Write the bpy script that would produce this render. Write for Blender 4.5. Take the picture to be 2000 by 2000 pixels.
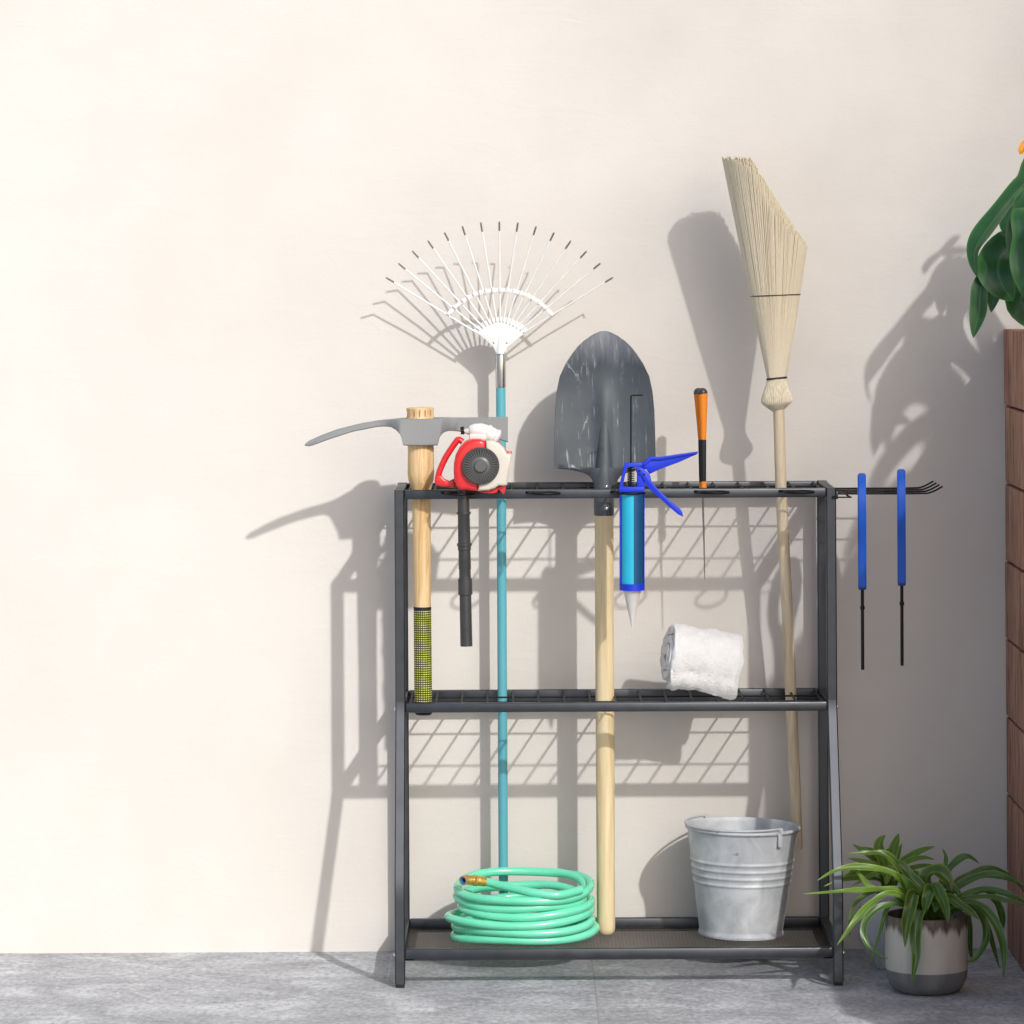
import bpy, bmesh, math, random
from mathutils import Vector, Matrix, noise
random.seed(7)
R = math.radians
PI = math.pi
for o in list(bpy.data.objects):
    bpy.data.objects.remove(o)
sc = bpy.context.scene
COL = sc.collection

# ------------------------------------------------------------------ camera, sky, sun, exposure
HC, DC, ROLL = 1.4385, 8.0, R(0.3)          # eye height, distance to the rack, slight roll
cam = bpy.data.cameras.new('camera')
cam.sensor_width = 36.0; cam.lens = 144.0
cam.shift_y = -0.266
cam.clip_start = 0.1; cam.clip_end = 600.0
co = bpy.data.objects.new('camera', cam); COL.objects.link(co)
co.matrix_world = Matrix.Translation((0, -DC, HC)) @ Matrix.Rotation(PI/2, 4, 'X') @ Matrix.Rotation(-ROLL, 4, 'Z')
sc.camera = co

SUN = Vector((-0.49, 1.0, -0.73))            # the way the sunlight travels
w = bpy.data.worlds.new("World"); sc.world = w; w.use_nodes = True
nt = w.node_tree
sky = nt.nodes.new('ShaderNodeTexSky'); sky.sky_type = 'NISHITA'; sky.sun_disc = False
sky.sun_elevation = math.atan2(0.73, math.hypot(0.49, 1.0))
sky.sun_rotation = math.atan2(0.49, -1.0)
sky.dust_density = 2.5
bg = nt.nodes['Background']; nt.links.new(sky.outputs[0], bg.inputs[0]); bg.inputs[1].default_value = 0.135
sl = bpy.data.lights.new('sun', 'SUN'); sl.energy = 3.1; sl.angle = R(1.2); sl.color = (1.0, 0.98, 0.95)
so = bpy.data.objects.new('sun', sl); COL.objects.link(so)
so.rotation_euler = SUN.to_track_quat('-Z', 'Y').to_euler(); so.location = (3, -6, 5)
sc.view_settings.view_transform = 'Standard'; sc.view_settings.look = 'None'
sc.view_settings.gamma = 1.0; sc.view_settings.use_curve_mapping = False
sc.view_settings.exposure = -0.02

# ------------------------------------------------------------------ helpers
def at(px, py, y=0.0):
    """a point of the place at depth y, from where it is measured in the 2000 px photograph"""
    a = px - 1000.0; b = 468.0 - py
    c, s = math.cos(ROLL), math.sin(ROLL)
    k = (DC + y) / DC / 1000.0
    return Vector(((a*c + b*s)*k, y, HC + (-a*s + b*c)*k))

def lin(h):
    h = h.lstrip('#'); out = []
    for i in (0, 2, 4):
        v = int(h[i:i+2], 16)/255.0
        out.append(v/12.92 if v <= 0.04045 else ((v+0.055)/1.055)**2.4)
    return tuple(out)

class N:
    """small node-tree helper"""
    def __init__(s, name):
        s.m = bpy.data.materials.new(name); s.m.use_nodes = True
        s.t = s.m.node_tree; s.b = s.t.nodes['Principled BSDF']
    def n(s, kind, **kw):
        nd = s.t.nodes.new(kind)
        for k, v in kw.items():
            if hasattr(nd, k): setattr(nd, k, v)
        return nd
    def l(s, a, b): s.t.links.new(a, b)
    def coord(s, scale=(1, 1, 1), which='Object'):
        tc = s.n('ShaderNodeTexCoord'); mp = s.n('ShaderNodeMapping')
        mp.inputs['Scale'].default_value = scale
        s.l(tc.outputs[which], mp.inputs[0]); return mp.outputs[0]
    def noise(s, vec, scale, detail=5, rough=0.55, dist=0.0):
        nd = s.n('ShaderNodeTexNoise'); nd.inputs['Scale'].default_value = scale
        nd.inputs['Detail'].default_value = detail; nd.inputs['Roughness'].default_value = rough
        nd.inputs['Distortion'].default_value = dist
        s.l(vec, nd.inputs['Vector']); return nd.outputs['Fac']
    def ramp(s, fac, stops, interp='LINEAR'):
        nd = s.n('ShaderNodeValToRGB'); cr = nd.color_ramp; cr.interpolation = interp
        while len(cr.elements) < len(stops): cr.elements.new(0.5)
        for e, (p, c) in zip(cr.elements, stops):
            e.position = p; e.color = (c[0], c[1], c[2], 1) if isinstance(c, (tuple, list)) else (c, c, c, 1)
        s.l(fac, nd.inputs[0]); return nd.outputs[0]
    def mix(s, fac, a, b, blend='MIX'):
        nd = s.n('ShaderNodeMix', data_type='RGBA', blend_type=blend)
        for i, v in ((0, fac), (6, a), (7, b)):
            if hasattr(v, 'links') or hasattr(v, 'is_linked'): s.l(v, nd.inputs[i])
            elif i == 0: nd.inputs[0].default_value = v
            else: nd.inputs[i].default_value = (v[0], v[1], v[2], 1)
        return nd.outputs[2]
    def math(s, op, a, b=0.0, c=0.0):
        nd = s.n('ShaderNodeMath', operation=op)
        for i, v in enumerate((a, b, c)):
            if hasattr(v, 'is_linked'): s.l(v, nd.inputs[i])
            else: nd.inputs[i].default_value = v
        return nd.outputs[0]
    def sep(s, vec):
        nd = s.n('ShaderNodeSeparateXYZ'); s.l(vec, nd.inputs[0]); return nd.outputs
    def bump(s, h, strength=0.3, dist=0.002):
        nd = s.n('ShaderNodeBump'); nd.inputs['Strength'].default_value = strength
        nd.inputs['Distance'].default_value = dist
        s.l(h, nd.inputs['Height']); s.l(nd.outputs[0], s.b.inputs['Normal'])
    def set(s, **kw):
        names = {'color': 'Base Color', 'rough': 'Roughness', 'metal': 'Metallic', 'spec': 'Specular IOR Level',
                 'coat': 'Coat Weight', 'trans': 'Transmission Weight', 'ior': 'IOR', 'sheen': 'Sheen Weight',
                 'sub': 'Subsurface Weight', 'alpha': 'Alpha'}
        for k, v in kw.items():
            i = s.b.inputs[names[k]]
            if hasattr(v, 'is_linked'): s.l(v, i)
            elif k == 'color': i.default_value = (v[0], v[1], v[2], 1)
            else: i.default_value = v
        return s.m

def simple(name, hexc, rough=0.5, metal=0.0, var=0.12, scale=40, bump=0.0, coat=0.0, stretch=(1, 1, 1), spec=0.5):
    q = N(name); c = lin(hexc)
    v = q.coord(stretch); f = q.noise(v, scale, 6)
    col = q.ramp(f, [(0.3, tuple(x*(1-var) for x in c)), (0.7, tuple(min(1, x*(1+var)) for x in c))])
    r = q.ramp(f, [(0.3, max(0, rough-0.06)), (0.7, min(1, rough+0.06))])
    q.set(color=col, rough=r, metal=metal, coat=coat, spec=spec)
    if bump: q.bump(q.noise(v, scale*6, 4), bump, 0.001)
    return q.m

M = {}
M['frame'] = simple('powder_coated_steel', '#53565b', 0.44, 1.0, 0.08, 30, 0.05)
M['wire'] = simple('black_wire', '#0b0c0d', 0.55, 0.0, 0.15, 60, spec=0.25)
M['meshsteel'] = simple('brown_grey_mesh_steel', '#5a5148', 0.6, 0.2, 0.1, 40)
M['rubber'] = simple('black_rubber', '#141415', 0.7)
M['pick'] = simple('forged_grey_steel', '#878a8b', 0.62, 0.25, 0.07, 14, 0.12)
M['whitepaint'] = simple('white_enamel', '#e4e4e1', 0.35, 0, 0.03)
M['tip'] = simple('worn_bare_steel', '#98948e', 0.6, 0.15, 0.25, 220)
M['chrome'] = simple('bright_ferrule_steel', '#c9c9c6', 0.22, 0.9, 0.15, 60, stretch=(1, 1, 0.2))
M['teal'] = simple('teal_painted_pole', '#5aa7b4', 0.38, 0, 0.06, 18, stretch=(1, 1, 0.1))
M['red'] = simple('red_plastic', '#d8272c', 0.28, 0, 0.05, 30, coat=0.3)
M['cream'] = simple('cream_plastic', '#cfc8bc', 0.4, 0, 0.04, 30)
M['white_plastic'] = simple('white_plastic', '#d8d5d1', 0.4, 0, 0.03)
M['dark_plastic'] = simple('dark_grey_plastic', '#3a3b3c', 0.33, 0, 0.12, 40)
M['mid_plastic'] = simple('grey_plastic', '#5a5b5b', 0.4, 0, 0.1, 40)
M['blue'] = simple('blue_enamel', '#0832cc', 0.5, 0, 0.06, 30)
M['blue_grip'] = simple('blue_rubber_grip', '#0552bd', 0.5, 0, 0.08, 25)
M['cyan'] = simple('cyan_cartridge', '#25b4d6', 0.5, 0, 0.04, 20)
M['navy'] = simple('deep_blue_label', '#054673', 0.5, 0, 0.05, 20)
M['black'] = simple('black_steel', '#101011', 0.4, 0.4)
M['orange'] = simple('orange_grained_grip', '#ea8410', 0.55, 0, 0.14, 420, 0.35)
M['spike'] = simple('steel_spike', '#8f8d89', 0.3, 0.85, 0.2, 80)
M['brass'] = simple('brass', '#e2be68', 0.3, 0.8, 0.15, 120)
M['soil'] = simple('potting_soil', '#2a211b', 0.95, 0, 0.4, 120, 0.8)
M['dark_strap'] = simple('dark_wire_band', '#2c2a29', 0.5, 0.2)
M['bluelining'] = simple('blue_inner_tube', '#1f6fb4', 0.4)

def wood(name, base, dark, light, grain=(26, 26, 1.6), bump=0.15, rough=0.6):
    q = N(name); v = q.coord(grain)
    f = q.noise(v, 4.0, 7, 0.6, 1.2); g = q.noise(v, 16, 4)
    col = q.ramp(f, [(0.30, lin(dark)), (0.48, lin(base)), (0.72, lin(light))])
    col = q.mix(q.ramp(g, [(0.35, 0.25), (0.65, 0.0)]), col, lin(dark))
    q.set(color=col, rough=rough); q.bump(f, bump, 0.001)
    return q.m
M['pine'] = wood('pine_handle', '#d9bb8b', '#b78a52', '#e6cea4')
M['ash'] = wood('pale_ash_handle', '#dcc9a0', '#c9b183', '#e7d8b5', (16, 16, 1.0), 0.05)
M['broomwood'] = wood('pale_broom_stick', '#d6c6aa', '#c1ad8c', '#e2d5bd', (16, 16, 1.0), 0.05)
M['barn'] = wood('reddish_brown_timber', '#b08069', '#5f3a2c', '#d3a78f', (11, 11, 1.3), 0.5, 0.75)

# broom straw: fine lengthwise variation
q = N('broom_straw'); v = q.coord((240, 240, 3))
f = q.noise(v, 2.0, 3)
q.set(color=q.ramp(f, [(0.3, lin('#d8ccb2')), (0.7, lin('#e3d9c2'))]), rough=0.7); M['straw'] = q.m

# woven broom collar, ridges round the axis
q = N('woven_broom_collar'); v = q.coord((420, 420, 60)); f = q.noise(v, 1.0, 2)
q.set(color=q.ramp(f, [(0.3, lin('#c6b99e')), (0.7, lin('#e2d9c3'))]), rough=0.8); q.bump(f, 0.6, 0.002); M['weave'] = q.m

# shovel steel with scratches and a worn tip (a wear shape of its own)
q = N('scratched_shovel_steel'); v = q.coord((1, 1, 1))
xs = q.sep(v)
f = q.noise(v, 9, 6)
base = q.ramp(f, [(0.3, lin('#4b5156')), (0.7, lin('#5e656b'))])
sv = q.coord((140, 60, 9)); s1 = q.noise(sv, 1.0, 8, 0.7, 0.6)
msk = q.ramp(q.noise(q.coord((8, 8, 12)), 1.6, 3), [(0.44, 0.0), (0.60, 1.0)])
scr = q.math('MULTIPLY', q.ramp(s1, [(0.56, 0.0), (0.66, 1.0)]), msk)
w2 = q.n('ShaderNodeTexVoronoi', feature='DISTANCE_TO_EDGE'); w2.inputs['Scale'].default_value = 1.0
dn = q.n('ShaderNodeTexNoise'); dn.inputs['Scale'].default_value = 12
vv = q.coord((9, 9, 6)); q.l(vv, dn.inputs['Vector'])
q.l(q.mix(0.12, vv, dn.outputs['Color'], 'ADD'), w2.inputs['Vector'])
line = q.math('MULTIPLY', q.ramp(w2.outputs['Distance'], [(0.0, 1.0), (0.012, 0.0)]), q.ramp(q.noise(v, 7, 2), [(0.52, 0.0), (0.6, 0.8)]))
top = q.math('ADD', xs[2], q.math('MULTIPLY', q.math('SUBTRACT', s1, 0.5), 0.10))
col = q.mix(q.math('MULTIPLY', q.math('MAXIMUM', scr, line), 0.7), base, lin('#c4c6c8'))
mr = q.n('ShaderNodeMapRange'); q.l(top, mr.inputs[0])
mr.inputs[1].default_value = 1.13; mr.inputs[2].default_value = 1.22
col = q.mix(q.math('MULTIPLY', mr.outputs[0], 0.8), col, lin('#a9abb4'))
q.set(color=col, rough=q.ramp(s1, [(0.3, 0.34), (0.7, 0.5)]), metal=0.35); q.bump(s1, 0.12, 0.001); M['shovel'] = q.m

# galvanised zinc
q = N('galvanised_zinc'); v = q.coord((1, 1, 1))
a = q.noise(v, 16, 6, 0.6, 0.7); b = q.noise(v, 55, 5)
col = q.ramp(a, [(0.30, lin('#a3a8ad')), (0.5, lin('#bcc0c4')), (0.68, lin('#d2d5d8'))])
col = q.mix(q.ramp(b, [(0.68, 0.0), (0.74, 0.6)]), col, lin('#4c5054'))
q.set(color=col, rough=q.ramp(a, [(0.3, 0.62), (0.7, 0.5)]), metal=0.12); q.bump(a, 0.15, 0.002); M['zinc'] = q.m

# yellow dashes woven in a black grip
q = N('black_grip_with_yellow_dashes'); v = q.coord(); x = q.sep(v)
ang = q.math('MULTIPLY', q.math('ARCTAN2', x[1], x[0]), 24/(2*PI))
fa = q.math('FRACT', q.math('ADD', ang, 50)); fz = q.math('FRACT', q.math('MULTIPLY', x[2], 1/0.0044))
ma = q.ramp(fa, [(0.0, 0), (0.10, 0), (0.18, 1), (0.72, 1), (0.80, 0)])
mz = q.ramp(fz, [(0.0, 0), (0.08, 0), (0.2, 1), (0.5, 1), (0.62, 0)])
f = q.math('MULTIPLY', ma, mz)
yel = q.ramp(q.noise(v, 60, 2), [(0.35, lin('#b4c21c')), (0.65, lin('#e6ea50'))])
q.set(color=q.mix(f, lin('#26282a'), yel), rough=0.6); q.bump(f, 0.4, 0.0006); M['grip'] = q.m

# hose
q = N('mint_green_hose'); v = q.coord()
q.set(color=q.ramp(q.noise(v, 12, 3), [(0.3, lin('#66d7b0')), (0.7, lin('#79e0bd'))]), rough=0.24, coat=0.5, sub=0.0); M['hose'] = q.m

# towel
q = N('white_terry_cloth'); v = q.coord()
f = q.noise(v, 420, 3); g = q.noise(v, 60, 4)
q.set(color=q.ramp(g, [(0.3, lin('#e2e2e2')), (0.7, lin('#e9e9e9'))]), rough=0.95, sheen=0.3)
q.bump(q.math('ADD', f, q.math('MULTIPLY', q.noise(v, 170, 3), 1.0)), 0.7, 0.003); M['terry'] = q.m

# pot: pale glaze, ragged dark band at the rim, dark foot
q = N('two_tone_glazed_pot'); v = q.coord(); x = q.sep(v)
ang = q.math('ARCTAN2', x[1], x[0])
cv = q.n('ShaderNodeCombineXYZ'); q.l(q.math('MULTIPLY', ang, 9), cv.inputs[0])
rag = q.noise(cv.outputs[0], 4.5, 8, 0.85); rag2 = q.noise(cv.outputs[0], 0.35, 2)
z = q.math('ADD', x[2], q.math('ADD', q.math('MULTIPLY', q.math('SUBTRACT', rag, 0.5), 0.034), q.math('MULTIPLY', q.math('SUBTRACT', rag2, 0.5), 0.07)))
mr = q.n('ShaderNodeMapRange'); q.l(z, mr.inputs[0]); mr.inputs[1].default_value = 0.119; mr.inputs[2].default_value = 0.131
st = q.noise(q.coord((1, 1, 0.3)), 24, 6)
pale = q.ramp(st, [(0.3, lin('#aaa6a1')), (0.7, lin('#c3bfb9'))])
dark = q.ramp(q.noise(q.coord((1, 1, 0.25)), 70, 5), [(0.3, lin('#3f3833')), (0.7, lin('#746a61'))])
foot = q.ramp(st, [(0.3, lin('#5c5d5f')), (0.7, lin('#7c7d7f'))])
m2 = q.n('ShaderNodeMapRange'); q.l(x[2], m2.inputs[0]); m2.inputs[1].default_value = 0.044; m2.inputs[2].default_value = 0.046
col = q.mix(mr.outputs[0], pale, dark); col = q.mix(m2.outputs[0], foot, col)
q.set(color=col, rough=0.5); q.bump(st, 0.1, 0.001); M['pot'] = q.m

def leafmat(name, base, rib, edge, rough=0.38):
    q = N(name); tc = q.n('ShaderNodeTexCoord'); x = q.sep(tc.outputs['UV'])
    d = q.math('ABSOLUTE', q.math('SUBTRACT', x[0], 0.5))
    v = q.coord(); f = q.noise(v, 22, 4)
    mp = q.n('ShaderNodeMapping'); mp.inputs['Scale'].default_value = (60, 2, 1); q.l(tc.outputs['UV'], mp.inputs[0])
    ln = q.noise(mp.outputs[0], 1.0, 3)
    b1 = tuple(c*0.7 for c in lin(base))
    col = q.ramp(f, [(0.3, b1), (0.7, lin(base))])
    col = q.mix(q.ramp(ln, [(0.4, 0.0), (0.7, 0.2)]), col, lin(rib))
    col = q.mix(q.ramp(d, [(0.0, 0.75), (0.06, 0.0)]), col, lin(rib))
    col = q.mix(q.ramp(d, [(0.36, 0.0), (0.5, 0.7)]), col, lin(edge))
    q.set(color=col, rough=rough, spec=0.5); q.bump(ln, 0.15, 0.001)
    tr = q.n('ShaderNodeBsdfTranslucent'); q.l(col, tr.inputs[0])
    ms = q.n('ShaderNodeMixShader'); ms.inputs[0].default_value = 0.22
    out = q.t.nodes['Material Output']
    q.l(q.b.outputs[0], ms.inputs[1]); q.l(tr.outputs[0], ms.inputs[2]); q.l(ms.outputs[0], out.inputs[0])
    return q.m
M['leaf'] = leafmat('strap_leaf_green', '#4a6f30', '#7aa052', '#8bb040', 0.3)
M['leaf_olive'] = leafmat('olive_strap_leaf', '#4c6a26', '#7f9a4c', '#93ad3c', 0.3)
M['leaf_bright'] = leafmat('bright_strap_leaf', '#648a2e', '#90b250', '#b4c856')
M['leaf_big'] = leafmat('glossy_dark_leaf', '#346039', '#4f7f50', '#4d8240', 0.22)
M['petal'] = leafmat('orange_petal', '#f09a12', '#f7bd3c', '#f0a020', 0.5)

M['leaf_added_tree'] = simple('added_tree_leaf', '#41632a', 0.6)
# faceted glass
q = N('clear_glass'); q.set(color=(0.86, 0.88, 0.91), rough=0.10, trans=0.72, ior=1.15, spec=0.5); M['glass'] = q.m

# wall plaster
q = N('cream_plaster'); v = q.coord()
a = q.noise(v, 1.1, 4, 0.5, 0.3); b = q.noise(v, 9, 5)
col = q.ramp(a, [(0.3, lin('#d3cec8')), (0.7, lin('#dbd6d0'))])
col = q.mix(q.ramp(b, [(0.3, 0.10), (0.7, 0.0)]), col, lin('#bdb4aa'))
q.set(color=col, rough=0.85, spec=0.25); q.bump(q.math('ADD', q.math('ADD', b, q.math('MULTIPLY', q.noise(v, 140, 3), 0.22)), q.math('MULTIPLY', q.noise(q.coord((3, 1, 11)), 2.0, 5, 0.6, 1.0), 0.8)), 0.13, 0.01); M['plaster'] = q.m

# stone paving with faint joints
q = N('grey_stone_paving'); v = q.coord()
sv = q.coord((6, 8, 1)); a = q.noise(sv, 1.0, 8, 0.7, 0.5)
b = q.noise(q.coord((85, 55, 1)), 1.0, 7, 0.72); c = q.noise(v, 1.5, 4)
col = q.ramp(a, [(0.32, lin('#8f9296')), (0.52, lin('#b3b5b9')), (0.70, lin('#d6d8da'))])
col = q.mix(q.ramp(b, [(0.38, 0.50), (0.51, 0.0)]), col, lin('#707276'))
col = q.mix(q.ramp(b, [(0.545, 0.0), (0.66, 0.55)]), col, lin('#dddee0'))
bk = q.n('ShaderNodeTexBrick'); bk.offset = 0.0; bk.inputs['Scale'].default_value = 1.0
mp = q.n('ShaderNodeMapping'); tc = q.n('ShaderNodeTexCoord'); q.l(tc.outputs['Object'], mp.inputs[0])
mp.inputs['Location'].default_value = (-0.152 + 1.2, 0.42, 0)
q.l(mp.outputs[0], bk.inputs['Vector'])
bk.inputs['Brick Width'].default_value = 1.2; bk.inputs['Row Height'].default_value = 0.6; bk.inputs['Mortar Size'].default_value = 0.0015
bk.inputs['Mortar Smooth'].default_value = 0.3
tone = q.ramp(bk.outputs['Fac'], [(0.0, 0.0), (1.0, 0.55)])
bk.inputs['Color1'].default_value = (0.46, 0.46, 0.46, 1); bk.inputs['Color2'].default_value = (0.54, 0.54, 0.54, 1)
col = q.mix(0.5, col, bk.outputs['Color'], 'OVERLAY')
col = q.mix(tone, col, lin('#a9aaac'))
q.set(color=col, rough=q.ramp(a, [(0.3, 0.55), (0.7, 0.75)]), spec=0.4)
q.bump(q.math('ADD', b, q.math('MULTIPLY', bk.outputs['Fac'], -1.5)), 0.22, 0.002); M['paving'] = q.m

# ------------------------------------------------------------------ mesh builders
def box(bm, c, size, bevel=0.0, rot=None, seg=2):
    c = Vector(c); t = bmesh.new()
    bmesh.ops.create_cube(t, size=1.0)
    bmesh.ops.scale(t, vec=Vector(size), verts=t.verts)
    if bevel: bmesh.ops.bevel(t, geom=t.edges[:], offset=bevel, segments=seg, profile=0.5, affect='EDGES')
    if rot is not None: bmesh.ops.transform(t, matrix=rot, verts=t.verts)
    bmesh.ops.translate(t, vec=c, verts=t.verts)
    merge(bm, t)

def merge(bm, t):
    me = bpy.data.meshes.new('tmp'); t.to_mesh(me); t.free(); bm.from_mesh(me); bpy.data.meshes.remove(me)

def tube(bm, pts, rad, seg=10, caps=True, squash=None, ridge=0.0):
    pts = [Vector(p) for p in pts]
    n = len(pts)
    if not isinstance(rad, (list, tuple)): rad = [rad]*n
    T = []
    for i in range(n):
        a = pts[max(0, i-1)]; b = pts[min(n-1, i+1)]
        d = (b - a)
        T.append(d.normalized() if d.length > 1e-9 else Vector((0, 0, 1)))
    ref = Vector((0, -1, 0)) if abs(T[0].y) < 0.9 else Vector((1, 0, 0))
    u = (ref - T[0]*ref.dot(T[0])).normalized()
    rings = []
    for i in range(n):
        u = (u - T[i]*u.dot(T[i])).normalized(); vv = T[i].cross(u)
        ku, kv = squash if squash else (1, 1)
        rings.append([bm.verts.new(pts[i] + (u*math.cos(2*PI*k/seg)*ku + vv*math.sin(2*PI*k/seg)*kv)*rad[i]*(1-ridge*(k % 2))) for k in range(seg)])
    for i in range(n-1):
        for k in range(seg):
            bm.faces.new((rings[i][k], rings[i][(k+1) % seg], rings[i+1][(k+1) % seg], rings[i+1][k]))
    if caps:
        bm.faces.new(rings[0][::-1]); bm.faces.new(rings[-1])

def lathe(bm, prof, base, seg=48, M4=None, close=False):
    """prof: list of (radius, height)"""
    base = Vector(base); rings = []
    for r, h in prof:
        ring = []
        for k in range(seg):
            p = Vector((r*math.cos(2*PI*k/seg), r*math.sin(2*PI*k/seg), h))
            if M4 is not None: p = M4 @ p
            ring.append(bm.verts.new(base + p))
        rings.append(ring)
    for i in range(len(prof)-1):
        for k in range(seg):
            bm.faces.new((rings[i][k], rings[i][(k+1) % seg], rings[i+1][(k+1) % seg], rings[i+1][k]))
    if close:
        for k in range(seg):
            bm.faces.new((rings[-1][k], rings[-1][(k+1) % seg], rings[0][(k+1) % seg], rings[0][k]))
    else:
        bm.faces.new(rings[0][::-1]); bm.faces.new(rings[-1])

def prism(bm, pts, vec, bevel=0.0, seg=2):
    t = bmesh.new(); vec = Vector(vec)
    a = [t.verts.new(Vector(p)) for p in pts]; b = [t.verts.new(Vector(p)+vec) for p in pts]
    n = len(pts)
    f0 = t.faces.new(a); f1 = t.faces.new(b[::-1])
    for i in range(n): t.faces.new((a[i], b[i], b[(i+1) % n], a[(i+1) % n]))
    bmesh.ops.recalc_face_normals(t, faces=t.faces[:])
    if bevel:
        ed = list(set(f0.edges[:] + f1.edges[:]))
        bmesh.ops.bevel(t, geom=ed, offset=bevel, segments=seg, profile=0.5, affect='EDGES', clamp_overlap=True)
    merge(bm, t)

def ringprism(bm, outer, inner, vec):
    vec = Vector(vec); n = len(outer)
    A = [bm.verts.new(Vector(p)) for p in outer]; B = [bm.verts.new(Vector(p)) for p in inner]
    A2 = [bm.verts.new(Vector(p)+vec) for p in outer]; B2 = [bm.verts.new(Vector(p)+vec) for p in inner]
    for i in range(n):
        j = (i+1) % n
        bm.faces.new((A[i], A[j], B[j], B[i])); bm.faces.new((A2[j], A2[i], B2[i], B2[j]))
        bm.faces.new((A[j], A[i], A2[i], A2[j])); bm.faces.new((B[i], B[j], B2[j], B2[i]))

def crom(P, n):
    P = [Vector(p) for p in P]
    Q = [P[0]*2 - P[1]] + P + [P[-1]*2 - P[-2]]
    out = []
    for i in range(1, len(Q)-2):
        for k in range(n):
            t = k/n; a, b, c, d = Q[i-1], Q[i], Q[i+1], Q[i+2]
            out.append(0.5*((2*b) + (c-a)*t + (2*a-5*b+4*c-d)*t*t + (3*b-a-3*c+d)*t**3))
    out.append(P[-1].copy()); return out

def ribbon(bm, P, width, nrm, fold=0.25, wave=0.0, root=0.45, peak=0.45, twist=0.0, thick=0.0006):
    """a leaf: curved blade along P, widest at `peak`, folded along its midrib"""
    C = crom(P, 7); n = len(C); uvl = bm.loops.layers.uv.verify()
    nrm = Vector(nrm).normalized(); cols = 5; rows = []
    ph = random.random()*6
    for i, c in enumerate(C):
        t = i/(n-1)
        T = (C[min(n-1, i+1)] - C[max(0, i-1)]).normalized()
        N_ = (nrm - T*nrm.dot(T))
        if N_.length < 0.15: N_ = Vector((0, -1, 0.3)) - T*Vector((0, -1, 0.3)).dot(T)
        N_.normalize()
        if twist: N_ = Matrix.Rotation(twist*t, 3, T) @ N_
        S = T.cross(N_).normalized()
        if t < peak: wd = root + (1-root)*math.sin(t/peak*PI/2)
        else: wd = math.cos((t-peak)/(1-peak)*PI/2)**0.75
        wd = max(wd, 0.03)*width*0.5
        row = []
        for k in range(cols):
            s = (k/(cols-1))*2 - 1
            off = abs(s)*wd*fold*2 + (math.sin(t*16+ph+(2 if s > 0 else 0))*wave*wd*abs(s))
            row.append((c + S*s*wd + N_*off, k/(cols-1), t))
        rows.append(row)
    V = [[bm.verts.new(p[0]) for p in r] for r in rows]
    for i in range(n-1):
        for k in range(cols-1):
            f = bm.faces.new((V[i][k], V[i][k+1], V[i+1][k+1], V[i+1][k]))
            for lp, (ii, kk) in zip(f.loops, ((i, k), (i, k+1), (i+1, k+1), (i+1, k))):
                lp[uvl].uv = (rows[ii][kk][1], rows[ii][kk][2])

def obj(name, bm, mat, parent=None, origin=None, smooth=35, recalc=True):
    """link a bmesh as one object; child meshes are kept relative to their thing's base"""
    if recalc: bmesh.ops.recalc_face_normals(bm, faces=bm.faces[:])
    if smooth:
        for f in bm.faces: f.smooth = True
        lim = R(smooth)
        for e in bm.edges:
            e.smooth = not (len(e.link_faces) == 2 and e.calc_face_angle(0) > lim)
    loc = Vector((0, 0, 0))
    if parent is not None:
        p = parent; 
        while p is not None: loc += p.location; p = p.parent
    elif origin is not None: loc = Vector(origin)
    bmesh.ops.translate(bm, vec=-loc, verts=bm.verts)
    me = bpy.data.meshes.new(name); bm.to_mesh(me); bm.free()
    for m in (mat if isinstance(mat, (list, tuple)) else [mat]): me.materials.append(m)
    o = bpy.data.objects.new(name, me); COL.objects.link(o)
    if parent is not None: o.parent = parent
    elif origin is not None: o.location = loc
    return o

def tag(o, label, cat, group=None):
    o['label'] = label; o['category'] = cat
    if group: o['group'] = group
    return o
def thing(name, label, cat, loc, group=None):
    o = bpy.data.objects.new(name, None); o.empty_display_size = 0.05
    COL.objects.link(o); o.location = loc
    return tag(o, label, cat, group)
def NB(): return bmesh.new()
def one(fn, *a, **k):
    bm = NB(); fn(bm, *a, **k); return bm

# ------------------------------------------------------------------ the setting
WY = 0.285                                    # the wall's face
bm = NB()
vs = [bm.verts.new(p) for p in ((-80, -120, 0), (80, -120, 0), (80, 60, 0), (-80, 60, 0))]
bm.faces.new(vs)
g = obj('pavement', bm, M['paving']); g['kind'] = 'structure'
bm = NB(); box(bm, (0, WY+0.125, 1.9), (12, 0.25, 3.9))
tag(obj('plaster_wall', bm, M['plaster'], origin=(0, WY, 0)), 'tall plain cream plastered wall behind the tool rack', 'wall')

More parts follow.
